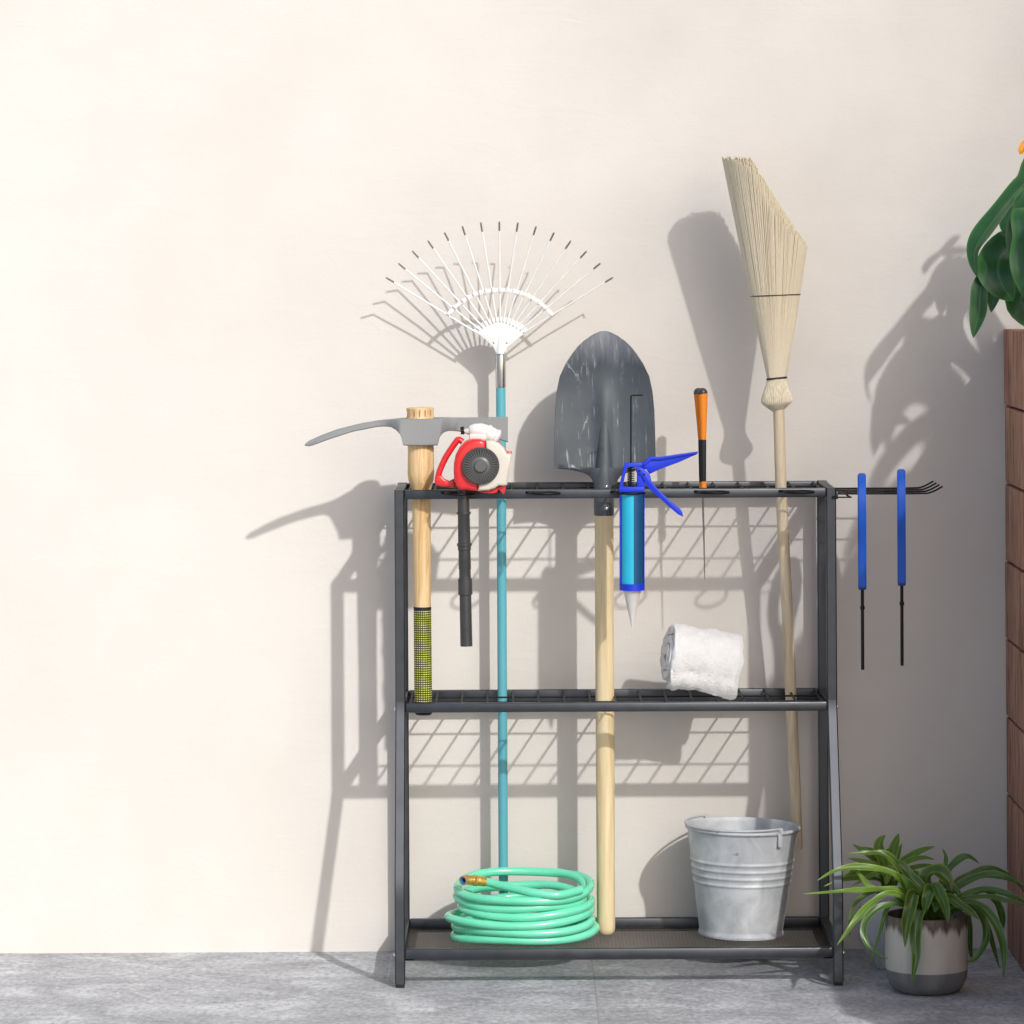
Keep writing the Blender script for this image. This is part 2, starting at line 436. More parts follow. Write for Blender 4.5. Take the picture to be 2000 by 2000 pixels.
# ------------------------------------------------------------------ wooden planter against the wall, at the right
PX0 = at(1963, 1250, WY).x; PL = 1.02; PW = 0.62; PH = at(1963, 640, WY).z
pl = thing('wooden_planter', 'tall reddish brown planter of stacked timber blocks standing against the wall', 'planter', (PX0+PW/2, WY-PL/2, 0))
ch = PH/8
for k in range(8):
    bm = NB(); z = k*ch + ch/2; rs = random.Random(k)
    def side(x, y0, y1, alongx=False):
        p = y0
        while p < y1-0.02:
            e = min(y1, p + rs.uniform(0.11, 0.30))
            if y1-e < 0.06: e = y1
            dx = rs.uniform(-0.0015, 0.0015)
            if alongx: box(bm, ((p+e)/2, x+dx, z), (e-p-0.001, 0.045, ch-0.005), 0.0025)
            else: box(bm, (x+dx, (p+e)/2, z), (0.045, e-p-0.001, ch-0.005), 0.0025)
            p = e
    side(PX0+0.0235, WY-PL, WY-0.002); side(PX0+PW-0.0235, WY-PL, WY-0.002)
    side(WY-PL+0.0235, PX0+0.05, PX0+PW-0.05, True)
    if k < 4:                                           # unseen lower front tier, added to shade the floor at the right
        side(PX0+0.05, WY-PL-0.52, WY-PL-0.003); side(PX0+PW-0.0235, WY-PL-0.52, WY-PL-0.003)
        side(WY-PL-0.52+0.0235, PX0+0.075, PX0+PW-0.05, True)
    obj('timber_course', bm, M['barn'], pl)
bm = NB(); box(bm, (PX0+PW/2, WY-PL/2, PH-0.06), (PW-0.098, PL-0.1, 0.06)); obj('soil', bm, M['soil'], pl)
bm = NB(); box(bm, (PX0+PW/2, WY-PL/2, PH/2-0.03), (PW-0.1, PL-0.11, PH-0.07)); box(bm, (PX0+PW/2+0.01, WY-PL-0.25, ch*2-0.02), (PW-0.12, 0.45, ch*4-0.06)); obj('liner', bm, M['soil'], pl)

# big-leaved plant growing in it
c7 = lambda x, y, d: at(1840+x/4.025, 240+y/4.025, d)
base = Vector((PX0+0.17, 0.03, PH-0.04))
bp = thing('flowering_plant', 'broad-leaved dark green plant with orange flower growing in the timber planter', 'plant', base)
def bigleaf(P, wd, nrm=(-0.3, -0.8, 0.5), fold=0.22, peak=0.5, twist=0.0, root=0.25, mat='leaf_big'):
    bm = NB(); ribbon(bm, P, wd, nrm, fold, 0.12, root, peak, twist); obj('leaf', bm, M[mat], bp, smooth=60, recalc=False)
def stalk(P, r=0.006):
    bm = NB(); C = crom(P, 6); tube(bm, C, [r*(1-0.4*i/(len(C)-1)) for i in range(len(C))], 8); obj('stalk', bm, M['leaf_big'], bp)
bigleaf([base+Vector((0.06, 0, .05)), c7(830, 360, 0.0), c7(660, 470, -0.03), c7(480, 675, -0.06), c7(345, 850, -0.07), c7(268, 980, -0.07), c7(252, 1080, -0.07), c7(276, 1212, -0.07)], 0.046, (-0.5, -0.75, 0.5), 0.18, 0.5, 0.2, 0.6)
bigleaf([base+Vector((-0.01, 0, .03)), c7(700, 900, 0.02), c7(590, 950, -0.01), c7(470, 1040, -0.04), c7(440, 1160, -0.06), c7(480, 1290, -0.07), c7(560, 1400, -0.06)], 0.085, (-0.4, -0.85, 0.35), 0.12, 0.55)
bigleaf([base+Vector((-0.03, -.02, .02)), c7(560, 1150, 0.0), c7(400, 1200, -0.03), c7(310, 1290, -0.05), c7(290, 1480, -0.05), c7(245, 1690, -0.05)], 0.036, (-0.35, -0.9, 0.3), 0.2, 0.75, 0, 0.5)
bigleaf([base+Vector((-0.02, .03, .02)), c7(620, 1180, 0.07), c7(480, 1230, 0.06), c7(420, 1330, 0.05), c7(385, 1490, 0.05)], 0.045, (-0.2, -0.9, 0.4), 0.3, 0.5)
bigleaf([base+Vector((0.02, .05, .03)), c7(720, 560, 0.06), c7(600, 620, 0.07), c7(520, 760, 0.07), c7(500, 900, 0.07)], 0.05, (-0.3, -0.9, 0.4), 0.15, 0.5)
bigleaf([base+Vector((0.03, -.04, .03)), c7(760, 640, -0.06), c7(650, 760, -0.09), c7(590, 950, -0.10), c7(600, 1230, -0.10)], 0.055, (-0.4, -0.85, 0.4), 0.15, 0.5)
bigleaf([base+Vector((0.0, -.05, .02)), c7(720, 760, -0.1), c7(680, 900, -0.14), c7(650, 1150, -0.16), c7(660, 1400, -0.16)], 0.06, (-0.5, -0.8, 0.4), 0.2, 0.55)
bigleaf([base+Vector((0.0, 0, -.02)), c7(680, 1480, 0.03), c7(640, 1300, 0.03), c7(690, 1050, 0.03)], 0.06, (-0.4, -0.8, 0.2), 0.2, 0.4)
bigleaf([base+Vector((0.0, 0.03, -.02)), c7(660, 1100, 0.08), c7(625, 780, 0.1), c7(660, 520, 0.1)], 0.05, (-0.4, -0.8, 0.2), 0.2, 0.5)
for (dx, dy, top, lx, ly, dz) in ((0.14, .05, .30, .25, .05, .02), (0.1, -.1, .30, .22, -.14, .05),
                           (0.12, -.05, .22, .28, -.05, -.05), (0.0, -.12, .20, -.12, -.20, -.04), (0.10, -.30, .34, -.16, -.06, .05), (0.12, -.36, .22, -.20, -.10, -.10), (0.08, -.24, .44, -.10, .02, .16), (0.16, -.42, .40, -.08, -.10, .1), (0.10, -.46, .26, -.15, -.10, -.05)):
    b = base + Vector((dx, dy, 0))
    bigleaf([b, b+Vector((lx*0.25, ly*0.25, top*0.6)), b+Vector((lx*0.6, ly*0.6, top)), b+Vector((lx, ly, top+dz*0.4)), b+Vector((lx*1.25, ly*1.25, top+dz*0.3-0.08))], random.uniform(.05, .08), (-0.2, -0.6, 0.7), 0.2, 0.6)
f0 = c7(720, 120, -0.02)
stalk([base+Vector((0.03, -.02, 0)), base+Vector((0.05, -.02, .25)), f0])
bm = NB(); ribbon(bm, [f0, c7(660, 165, -0.03), c7(628, 215, -0.035), c7(612, 250, -0.035)], 0.016, (-0.3, -1, 0.3), 0.3, 0, 0.6, 0.5)
for dx, dz in ((0.05, .05), (.07, .02)):
    ribbon(bm, [f0, f0+Vector((dx*.6, -.01, dz*.6)), f0+Vector((dx, -.02, dz))], 0.016, (-0.3, -1, 0.3), 0.3, 0, 0.6, 0.5)
obj('flower', bm, M['petal'], bp, smooth=60, recalc=False)

# ------------------------------------------------------------------ unseen tree added far behind the viewer to dim the right of the wall
rt = random.Random(11)
tc_ = Vector((1.75, WY, 1.9)) - SUN.normalized()*22.0
tree = thing('added_shade_tree', 'unseen loose-crowned tree added far out in front of the wall for its shade', 'tree', (tc_.x, tc_.y, 0))
bm = NB()
e1_ = Vector((1, 0.49, 0)).normalized(); e2_ = SUN.normalized().cross(e1_).normalized()
for i in range(2600):
    c_ = tc_ + e1_*rt.gauss(0, 1.0) + e2_*rt.gauss(0, 1.25) + SUN.normalized()*rt.gauss(0, .7)
    a_ = Vector((rt.gauss(0, 1), rt.gauss(0, 1), rt.gauss(0, 1))).normalized(); b_ = a_.orthogonal().normalized(); L_ = rt.uniform(.05, .09)
    bm.faces.new([bm.verts.new(c_+v_) for v_ in (a_*L_, b_*L_*.5, -a_*L_, -b_*L_*.5)])
obj('crown', bm, M['leaf_added_tree'], tree, smooth=0, recalc=False)
bm = NB(); tube(bm, [(tc_.x+.2, tc_.y, 0), (tc_.x+.1, tc_.y, 4), (tc_.x, tc_.y, 9), (tc_.x, tc_.y, tc_.z-.5)], [.2, .15, .1, .03], 12)
for i in range(9):
    z_ = tc_.z - 1.4 + i*.2; a_ = i*2.4
    tube(bm, [(tc_.x, tc_.y, z_), (tc_.x+math.cos(a_)*.5, tc_.y+math.sin(a_)*.5, z_+.4), (tc_.x+math.cos(a_)*1.0, tc_.y+math.sin(a_)*1.0, z_+.7)], [.03, .02, .006], 6)
obj('trunk', bm, M['barn'], tree)

# ------------------------------------------------------------------ the rack
XL, XR = -0.2325, 0.6305
ZT = 0.9505; ZM = HC-0.905; ZB = 0.0738; T = 0.0195; DB = 0.25; FY = -0.122
rack = thing('tool_rack', 'dark grey steel tool rack with three shelves in front of the cream wall', 'tool rack', ((XL+XR)/2, 0.1, 0))
def smooth01(t): t = max(0, min(1, t)); return t*t*(3-2*t)
def lean(t):
    t = max(0, min(1, t)); e = 0.11
    f = lambda u: u*u/(2*e) if u < e else u-e/2
    return (f(t) if t < 1-e else (1-e) - f(1-t))/(1-e)
def post(x, bent):
    bm = NB(); pts = []
    if bent:
        zs = [ZT, ZM, 0.545] + [0.545 - 0.375*i/26 for i in range(1, 27)] + [0.007]
        pts = [(T/2 + FY*lean((0.545-z)/0.375), z) for z in zs]
    else: pts = [(DB-T/2, ZT), (DB-T/2, 0.007)]
    prev = None; h = T/2; b = 0.0022
    cs = [(-h, -h+b), (-h+b, -h), (h-b, -h), (h, -h+b), (h, h-b), (h-b, h), (-h+b, h), (-h, h-b)]
    n = len(pts)
    for i, (y, z) in enumerate(pts):
        a = pts[max(0, i-1)]; c = pts[min(n-1, i+1)]
        t = Vector((0, c[0]-a[0], c[1]-a[1])).normalized()
        nn = Vector((0, -t.z, t.y)) if t.z < 0 else Vector((0, t.z, -t.y))
        ring = [bm.verts.new(Vector((x+u, y, z)) + nn*v_) for u, v_ in cs]
        if prev:
            for k in range(8): bm.faces.new((prev[k], prev[(k+1) % 8], ring[(k+1) % 8], ring[k]))
        else: bm.faces.new(ring)
        prev = ring
    bm.faces.new(prev[::-1])
    o = obj('post', bm, M['frame'], rack, smooth=25)
    fy = pts[-1][0]
    bm = NB(); box(bm, (x, fy, 0.0042), (T-0.002, T-0.002, 0.0084), 0.0015); obj('foot', bm, M['rubber'], rack)
xa, xb = XL+T/2, XR-T/2
for x in (xa, xb): post(x, True); post(x, False)
def rail(z, y, x0, x1, h=0.018, d=0.018, name='rail'):
    bm = NB(); box(bm, ((x0+x1)/2, y, z), (x1-x0, d, h), 0.003); obj(name, bm, M['frame'], rack)
def siderail(z, x, y0, y1, h=0.018):
    bm = NB(); box(bm, (x, (y0+y1)/2, z), (0.018, y1-y0, h), 0.002); obj('side_rail', bm, M['frame'], rack)
for z in (ZT, ZM):
    zz = z-0.0095
    rail(zz, T/2, XL+T, XR-T); hb = 0.018 if z == ZT else 0.027; rail(z-0.0005-hb/2, DB-T/2, XL+T, XR-T, hb)
    for x in (xa, xb): siderail(zz, x, T, DB-T)
    bm = NB()                                           # wire grid welded between the rails
    gz = z-0.0075
    for y in (0.078, 0.166): tube(bm, [(XL+T*0.6, y, gz), (XR-T*0.6, y, gz)], 0.0018, 8)
    x = XL+T+0.006; nw = 17
    for i in range(nw):
        xx = XL+0.028 + (XR-XL-0.056)*i/(nw-1)
        tube(bm, [(xx, T*0.6, gz+0.0042), (xx, DB-T*0.6, gz+0.0042)], 0.0023, 8)
    obj('wire_grid', bm, M['wire'], rack)
# bottom tray
fy0 = FY+T/2; zz = ZB-0.0095
rail(zz, fy0, XL+T, XR-T, 0.019); rail(zz-0.002, DB-T/2, XL+T, XR-T, 0.022)
for x in (xa, xb): siderail(zz-0.001, x, FY+T, DB-T, 0.02)
ZMESH = ZB-0.0185
bm = NB()
x0, x1, y0, y1 = XL+T, XR-T, FY+T, DB-T
def dline(cst, sgn):
    # x*0.5 + sgn*y = c  clipped to the tray
    P = []
    for x in (x0, x1):
        y = sgn*(cst - 0.62*x)
        if y0 <= y <= y1: P.append((x, y))
    for y in (y0, y1):
        x = (cst - sgn*y)/0.62
        if x0 < x < x1: P.append((x, y))
    if len(P) >= 2:
        A = Vector((P[0][0], P[0][1], ZMESH + (0.0006 if sgn > 0 else 0))); B = Vector((P[1][0], P[1][1], A.z))
        n_ = (B-A).cross(Vector((0, 0, 1))).normalized()*0.0008
        bm.faces.new([bm.verts.new(A+n_), bm.verts.new(B+n_), bm.verts.new(B-n_), bm.verts.new(A-n_)])
c = -1.0
while c < 1.2:
    dline(c, 1); dline(c, -1); c += 0.0088
obj('mesh_tray', bm, M['meshsteel'], rack, smooth=0)
bm = NB()
for x in (xa+0.018, xb-0.018): box(bm, (x, (y0+y1)/2, ZMESH-0.004), (0.016, y1-y0, 0.004))
for y in (y0+0.006, y1-0.006): box(bm, ((x0+x1)/2, y, ZMESH-0.004), (x1-x0, 0.012, 0.004))
obj('tray_support', bm, M['frame'], rack)
# five open loops on the front rail
HZ = at(900, 964, -0.03).z
for px in (863, 1028, 1193, 1357, 1522):
    a0 = at(px, 962, 0.0).x; r = 0.0265
    cx = a0+0.036; cy = -0.034
    P = [Vector((a0, 0.002, HZ)), Vector((a0+0.004, -0.006, HZ)), Vector((a0+0.022, -0.0085, HZ))]
    for i in range(23):
        t = R(105) - R(330)*i/22          # sweeps round the back, the right, the front, to the left
        P.append(Vector((cx + r*math.cos(t)*1.08, cy + r*math.sin(t), HZ)))
    bm = NB(); tube(bm, P, 0.0025, 8); obj('loop_hook', bm, M['wire'], rack)
# hanging wires on the right side
bm = NB()
plate_z = at(1640, 962, 0.1).z
box(bm, (XR+0.002, 0.108, plate_z), (0.004, 0.21, 0.014), 0.001)
obj('hook_plate', bm, M['frame'], rack)
for y in (0.02, 0.078, 0.136, 0.194):
    z = at(1750, 964, 0.02).z
    e = at(1841, 954, 0.02).x
    P = crom([Vector((XR+0.003, y, z)), Vector((XR+0.06, y, z)), Vector((e-0.045, y, z)), Vector((e-0.022, y, z+0.0025)), Vector((e, y, z+0.0135))], 6)
    bm = NB(); tube(bm, P, 0.0017, 8); obj('side_hook', bm, M['wire'], rack)
z = at(1640, 971, 0.0).z
bm = NB(); tube(bm, [(XR+0.001, -0.004, z), (XR+0.029, -0.004, z), (XR+0.023, 0.03, z+0.002)], 0.0015, 8)
box(bm, (XR-0.004, -0.002, z), (0.008, 0.004, 0.006)); obj('side_hook', bm, M['wire'], rack)
for x, sg in ((XL, -1), (XR, 1)):
    for z, yy in ((ZM-0.012, T/2), (ZB-0.012, FY+T/2), (ZM-0.012, DB-T/2)):
        bm = NB(); lathe(bm, [(0.0045, 0), (0.0045, 0.0015), (0.0025, 0.003)], (x, yy, z), 16, Matrix.Rotation(sg*PI/2, 4, 'Y')); obj('bolt', bm, M['chrome'], rack)

# ------------------------------------------------------------------ mattock
HY = 0.046
b0 = at(827, 1396, HY)
pk = thing('mattock', 'mattock with grey steel head, pale wooden handle and yellow-dashed black grip', 'mattock', b0)
def vtube(segs, y, seg=32):
    """(px centre, py, px radius) down a nearly upright shaft"""
    P = [at(cx, py, y) for cx, py, r in segs]; k = (DC+y)/DC/1000
    bm = NB(); tube(bm, P, [r*k for _, _, r in segs], seg); return bm
obj('handle', vtube([(820.6, 796, 25.5), (820.6, 797, 27), (820.7, 806, 26), (820.8, 813, 26.3), (820.8, 816, 27), (821, 868, 26), (821.5, 872, 25), (822, 876, 25.6), (822, 925, 26), (822.3, 938, 24.6), (822.6, 946, 22), (822.8, 958, 18.6), (823, 975, 18.2), (824, 1080, 17.6), (825, 1186, 16.6)], HY), M['pine'], pk)
bm = NB()
zt = at(820, 796, HY).z
for i in range(5): box(bm, (at(800+i*10.5, 800, HY).x, HY - math.sqrt(max(0, .0262**2-((i-2)*.0105)**2))*1.0, zt-0.010), (0.0009, 0.006, 0.013))
obj('wedge_slot', bm, M['barn'], pk)
obj('grip', vtube([(825, 1186.2, 16.9), (825, 1192, 17.1), (826.6, 1370, 17.3), (827, 1388, 17.4)], HY), M['grip'], pk)
obj('grip_collar', vtube([(825, 1185, 17.5), (825, 1190.5, 17.5)], HY), M['rubber'], pk)
obj('end_cap', vtube([(827, 1387, 17.8), (827, 1393, 17.2), (827, 1396, 14)], HY), M['rubber'], pk)
top = [(597, 865.6), (605, 859), (625, 850), (660, 837), (705, 826), (745, 819.5), (792, 817), (850, 816.5), (920, 816), (992, 815.5)]
bot = [(992, 865), (975, 860), (950, 853), (920, 847), (890, 842), (874, 841), (864, 845.5), (858, 855), (855, 868.5), (821, 869), (788, 868), (786, 855), (782, 846), (775, 838.6), (765, 833), (752, 832), (737, 833), (690, 842), (643, 857), (600, 870)]
def resample(P, n):
    L = [0]
    for a, b in zip(P, P[1:]): L.append(L[-1]+math.dist(a, b))
    out = []
    for i in range(n):
        s = L[-1]*i/(n-1); k = 0
        while k < len(L)-2 and L[k+1] < s: k += 1
        t = (s-L[k])/(L[k+1]-L[k]); out.append((P[k][0]+(P[k+1][0]-P[k][0])*t, P[k][1]+(P[k+1][1]-P[k][1])*t))
    return out
def interp(P, x):
    P = sorted(P)
    for a, b in zip(P, P[1:]):
        if a[0] <= x <= b[0]: return a[1]+(b[1]-a[1])*(x-a[0])/max(1e-6, b[0]-a[0])
    return P[0][1] if x < P[0][0] else P[-1][1]
bot_s = [(p[0] + i*1e-3*0, p[1]) for i, p in enumerate(bot)]
bm = NB(); prev = None
xs_ = [597 + 8*i for i in range(23)] + [776, 779, 782, 785, 787, 789, 792] + [796+6*i for i in range(10)] + [853, 855, 857, 859, 862, 866, 871, 878] + [888+8*i for i in range(14)]
lowpts = [(597, 869), (607, 870.5), (643, 857), (690, 842), (737, 833), (752, 832), (765, 833), (775, 838.6), (782, 846), (786, 855), (788, 868), (821, 869), (855, 868.5), (858, 855), (864, 845.5), (874, 841), (890, 842), (920, 847), (950, 853), (975, 860), (992, 865)]
for X in xs_:
    yt = interp(top, X); yb = interp(lowpts, X)
    dsock = max(0, abs(X-821)-36)
    hd = 0.0055 + 0.0265*math.exp(-(dsock/22.0)**2) + 0.006*max(0, 1-dsock/180)
    if X < 640: hd *= 0.45+0.55*(X-597)/43
    bev = min(0.002, hd*0.4)
    A, B = at(X, yt, HY), at(X, yb, HY)
    h = A.z-B.z; bz = min(0.002, h*0.3)
    ring = []
    for (dy, dz, ref) in ((-hd, -bz, A), (-hd+bev, 0, A), (hd-bev, 0, A), (hd, -bz, A), (hd, bz, B), (hd-bev, 0, B), (-hd+bev, 0, B), (-hd, bz, B)):
        ring.append(bm.verts.new(Vector((ref.x, HY+dy-0.00016*(821-X), ref.z+dz))))
    if prev:
        for k in range(8): bm.faces.new((prev[k], prev[(k+1) % 8], ring[(k+1) % 8], ring[k]))
    else: bm.faces.new(ring)
    prev = ring
bm.faces.new(prev[::-1])
obj('head', bm, M['pick'], pk, smooth=40)

# ------------------------------------------------------------------ small blower hanging in the first loop
BY = -0.036
c4 = lambda x, y, d=BY: at(740+x/5.682, 740+y/5.682, d)
bl = thing('hand_blower', 'small red and cream hand blower with round dark fan grille and hanging black tube', 'blower', at(911, 1262, BY))
fr, bk_ = BY-0.042, BY+0.03
red = [(1188, 690), (1120, 668), (1040, 668), (960, 700), (895, 765), (850, 850), (830, 940), (828, 1040), (836, 1130), (862, 1200), (900, 1235), (990, 1240), (1098, 1245), (1110, 1165), (1180, 960), (1188, 800)]
bm = NB(); prism(bm, [c4(x, y, fr) for x, y in red], (0, bk_-fr, 0), 0.009, 4); obj('housing', bm, M['red'], bl, smooth=50)
cream = [(1188, 690), (1260, 690), (1330, 715), (1390, 775), (1420, 835), (1472, 838), (1450, 980), (1424, 1180), (1390, 1190), (1330, 1185), (1290, 1215), (1210, 1240), (1098, 1245), (1110, 1165), (1180, 960), (1188, 800)]
bm = NB(); prism(bm, [c4(x, y, fr-0.002) for x, y in cream], (0, bk_-fr+0.002, 0), 0.008, 4); obj('volute_cover', bm, M['cream'], bl, smooth=50)
bm = NB(); prism(bm, [c4(x, y, fr+0.03) for x, y in ((1320, 690), (1350, 715), (1410, 795), (1440, 812), (1474, 808), (1476, 835), (1410, 840), (1340, 760))], (0, 0.035, 0), 0.002)
obj('outlet_lip', bm, M['red'], bl, smooth=50)
bm = NB(); prism(bm, [c4(x, y, fr+0.012) for x, y in ((1060, 1236), (1180, 1248), (1290, 1216), (1340, 1190), (1412, 1184), (1402, 1240), (1388, 1285), (1352, 1250), (1325, 1222), (1310, 1262), (1240, 1275), (1130, 1258))], (0, 0.045, 0), 0.003)
obj('base', bm, M['red'], bl, smooth=50)
bm = NB(); P = crom([c4(930, 700), c4(885, 672), (c4(845, 715)), c4(755, 850), c4(690, 980), c4(656, 1090), c4(660, 1150), c4(740, 1165), c4(850, 1180)], 6)
tube(bm, P, [0.0062]*len(P), 14, True, (1.5, 1)); 
prism(bm, [c4(x, y, BY-0.012) for x, y in ((628, 1070), (690, 1070), (730, 1115), (780, 1135), (832, 1110), (850, 1215), (740, 1195), (640, 1182), (622, 1160))], (0, 0.024, 0), 0.003)
obj('handle', bm, M['red'], bl, smooth=50)
fc = c4(1130, 965, fr-0.002); RX = Matrix.Rotation(PI/2, 4, 'X')
k = (DC+fr)/DC/1000
bm = NB(); lathe(bm, [(0.0362, 0), (0.0362, 0.006), (0.0345, 0.0085), (0.0315, 0.0085), (0.0312, 0.0035)], fc, 64, RX)
obj('grille_ring', bm, M['dark_plastic'], bl, smooth=40)
bm = NB(); lathe(bm, [(0.0318, 0.0005), (0.0318, 0.003), (0.0001, 0.003)], fc, 48, RX); obj('fan_disc', bm, M['rubber'], bl)
bm = NB()
for i in range(36):
    a = 2*PI*i/36
    box(bm, fc + Vector((math.cos(a)*0.0243, -0.0065, math.sin(a)*0.0243)), (0.0146, 0.005, 0.0020), 0, Matrix.Rotation(-a, 4, 'Y'))
for rr in (0.0175, ): lathe(bm, [(rr, 0.003), (rr, 0.0098), (0.0128, 0.0115), (0.0122, 0.0150), (0.0105, 0.0165), (0.0001, 0.0165)], fc, 24, RX)
obj('fan_grille', bm, M['mid_plastic'], bl, smooth=40)
bm = NB()
P = [(985, 590), (1000, 590), (1015, 585), (1060, 580), (1130, 580), (1180, 592), (1215, 604)]
tube(bm, [c4(x, y) for x, y in P], [0.003, 0.0075, 0.0115, 0.0145, 0.0155, 0.0150, 0.0142], 28)
tube(bm, [c4(x, y) for x, y in ((1196, 596), (1200, 598), (1226, 606), (1230, 608))], [0.014, 0.0165, 0.0165, 0.014], 28)
tube(bm, [c4(x, y) for x, y in ((1226, 606), (1292, 636), (1296, 638), (1318, 650), (1335, 658), (1342, 662))], [0.0145, 0.0135, 0.0155, 0.0152, 0.011, 0.006], 28)
box(bm, c4(1100, 640), (0.034, 0.03, 0.012), 0.003)
tube(bm, [c4(940, 580), c4(1000, 582)], [0.0032, 0.007], 16)
obj('tank', bm, M['white_plastic'], bl, smooth=40)
bm = NB(); tube(bm, [c4(908, 578), c4(946, 570)], 0.0068, 14)
for i in range(14):
    a = 2*PI*i/14; box(bm, c4(927, 574) + Vector((0, math.cos(a)*0.0069, math.sin(a)*0.0069)), (0.0062, 0.0015, 0.0015), 0, Matrix.Rotation(a, 4, 'X'))
obj('cap', bm, M['rubber'], bl, smooth=40)
cc = lambda y: 905 + (911-905)*(y-968)/(1262-968)
tb = [(955, 11.5), (999, 11.6), (1000, 14), (1003, 14.2), (1006, 11.8), (1060, 12.3), (1061, 14.4), (1066, 14.4), (1067, 13.0), (1074, 13.0), (1075, 11.8), (1111, 12.2), (1112, 11.4), (1129, 11.6), (1130, 14), (1161, 14), (1162, 11.6), (1262, 11.9)]
obj('tube', vtube([(cc(y), y, r) for y, r in tb], BY, 28), M['dark_plastic'], bl, smooth=40)

# ------------------------------------------------------------------ leaf rake
RY = 0.212
rk = thing('leaf_rake', 'white fan-shaped leaf rake with a teal pole standing in the rack', 'rake', (at(983, 1800, RY).x, RY, ZMESH))
zb = ZMESH+0.002
pxb = 983.2
P = [at(977.8, 681, RY), at(978, 757, RY), at(983, 1700, RY)]; P.append(Vector((P[-1].x, RY, zb)))
bm = NB(); tube(bm, P, 0.0096, 20); obj('pole', bm, M['teal'], rk)
bm = NB(); tube(bm, [at(977.7, 692, RY), at(977.7, 694, RY), at(978, 755, RY), at(978, 757, RY)], [0.0098, 0.0104, 0.0104, 0.0098], 20); obj('ferrule', bm, M['chrome'], rk)
r2 = lambda x, y, d=RY: at(560+x/2.76, 400+y/2.76, d)
arc = [(1005, 675), (1025, 655), (1050, 635), (1080, 620), (1115, 608), (1150, 604), (1186, 608), (1222, 620), (1254, 635), (1282, 655), (1305, 675)]
bm = NB(); prism(bm, [r2(x, y, RY-0.010) for x, y in arc + [(1250, 718), (1192, 765), (1180, 795), (1126, 795), (1112, 765), (1060, 718)]], (0, 0.003, 0), 0.001)
tube(bm, [r2(1151, 700, RY-0.008), r2(1151, 800, RY-0.004)], [0.003, 0.0098], 16)
obj('fan_plate', bm, M['whitepaint'], rk)
for x, y in ((1150, 627), (1117, 742), (1188, 742)):
    bm = NB(); lathe(bm, [(0.0022, 0), (0.0022, 0.0015), (0.001, 0.002)], r2(x, y, RY-0.0095), 12, Matrix.Rotation(PI/2, 4, 'X')); obj('rivet', bm, M['chrome'], rk)
tips = [(537, 393), (603, 317), (678, 250), (762, 195), (851, 150), (947, 117), (1046, 97), (1146, 92), (1246, 97), (1344, 117), (1441, 150), (1531, 195), (1616, 250), (1691, 315), (1758, 392)]
for i, (tx, ty) in enumerate(tips):
    u = i/14*2-1
    rx, ry = 1150+u*150, 604+71*abs(u)**1.7
    L = math.hypot(tx-rx, ty-ry); dx, dy = (tx-rx)/L, (ty-ry)/L
    ty0 = RY-0.009 - 0.008*1
    A = r2(rx-dx*25, ry-dy*25, RY-0.0115); Mid = r2(rx+(tx-rx)*.5, ry+(ty-ry)*.5, RY-0.013); E = r2(tx-dx*47, ty-dy*47, RY-0.018); F = r2(tx, ty, RY-0.040)
    bm = NB(); tube(bm, [A, Mid, E], [0.0019, 0.0018, 0.0016], 8); t_ = obj('tine', bm, M['whitepaint'], rk)
    bm = NB(); tube(bm, [E, E+(F-E)*0.15, F], [0.0017, 0.0018, 0.0017], 8, True, (1, 1.1)); obj('tip', bm, M['tip'], t_)
bm = NB(); prev = None
xsb = [(870, 590), (905, 552), (950, 517), (1010, 485), (1075, 465), (1150, 458), (1225, 465), (1300, 488), (1355, 520), (1400, 555), (1437, 595)]
C = crom([r2(x, y, RY-0.0165) for x, y in xsb], 4)
for i, c in enumerate(C):
    t = (C[min(len(C)-1, i+1)]-C[max(0, i-1)]).normalized(); s = t.cross(Vector((0, 1, 0))).normalized()
    ring = [bm.verts.new(c+s*a+Vector((0, b, 0))) for a, b in ((-.0036, -.0006), (.0036, -.0006), (.0036, .0012), (-.0036, .0012))]
    if prev:
        for k in range(4): bm.faces.new((prev[k], prev[(k+1) % 4], ring[(k+1) % 4], ring[k]))
    else: bm.faces.new(ring)
    prev = ring
bm.faces.new(prev[::-1])
for x, y in xsb[1:-1] + [(978, 500), (1042, 474), (1112, 460), (1188, 460), (1262, 475), (1328, 503)]:
    an = -math.atan2(y-761, x-1150)
    box(bm, r2(x, y, RY-0.0185), (0.010, 0.0035, 0.004), 0.0008, Matrix.Rotation(-an, 4, 'Y'))
obj('crossbar', bm, M['whitepaint'], rk, smooth=30)

# ------------------------------------------------------------------ shovel
SY = 0.135
sh = thing('shovel', 'round-point shovel with scratched dark steel blade and pale wooden handle', 'shovel', (at(1183, 1800, SY).x, SY, ZMESH))
s2 = lambda x, y: (1040+x/3.22, 620+y/3.22)
outl = [(440, 84.5), (425, 88), (400, 98), (370, 114), (340, 135), (300, 166), (255, 222), (210, 290), (182, 345), (160, 402), (148, 500), (140, 600), (136, 760), (133, 940)]
L = [s2(*p) for p in outl]; cx0 = 1181.0
half = sorted([(p[1], max(0.5, cx0-p[0])) for p in L])
def hw(py): return interp(half, py)
zs_ = [646.4, 647.2, 648.5, 651, 655, 660, 667, 676, 690, 710, 735, 765, 800, 840, 880, 905, 913]
rows = []
def blade_y(u, py):
    h = hw(py); e = abs(u)
    base_ = SY - 0.016*(e**2)*min(1, h/90.0)            # the dished face, edges towards us
    ridge = 0.010*math.exp(-(u*h/15.0)**2)*smooth01((py-728)/60.0)   # central socket ridge pressed from behind
    tipc = -0.018*smooth01((770-py)/130.0)
    return base_ - ridge + tipc
bm = NB(); NU = 33
grid = []
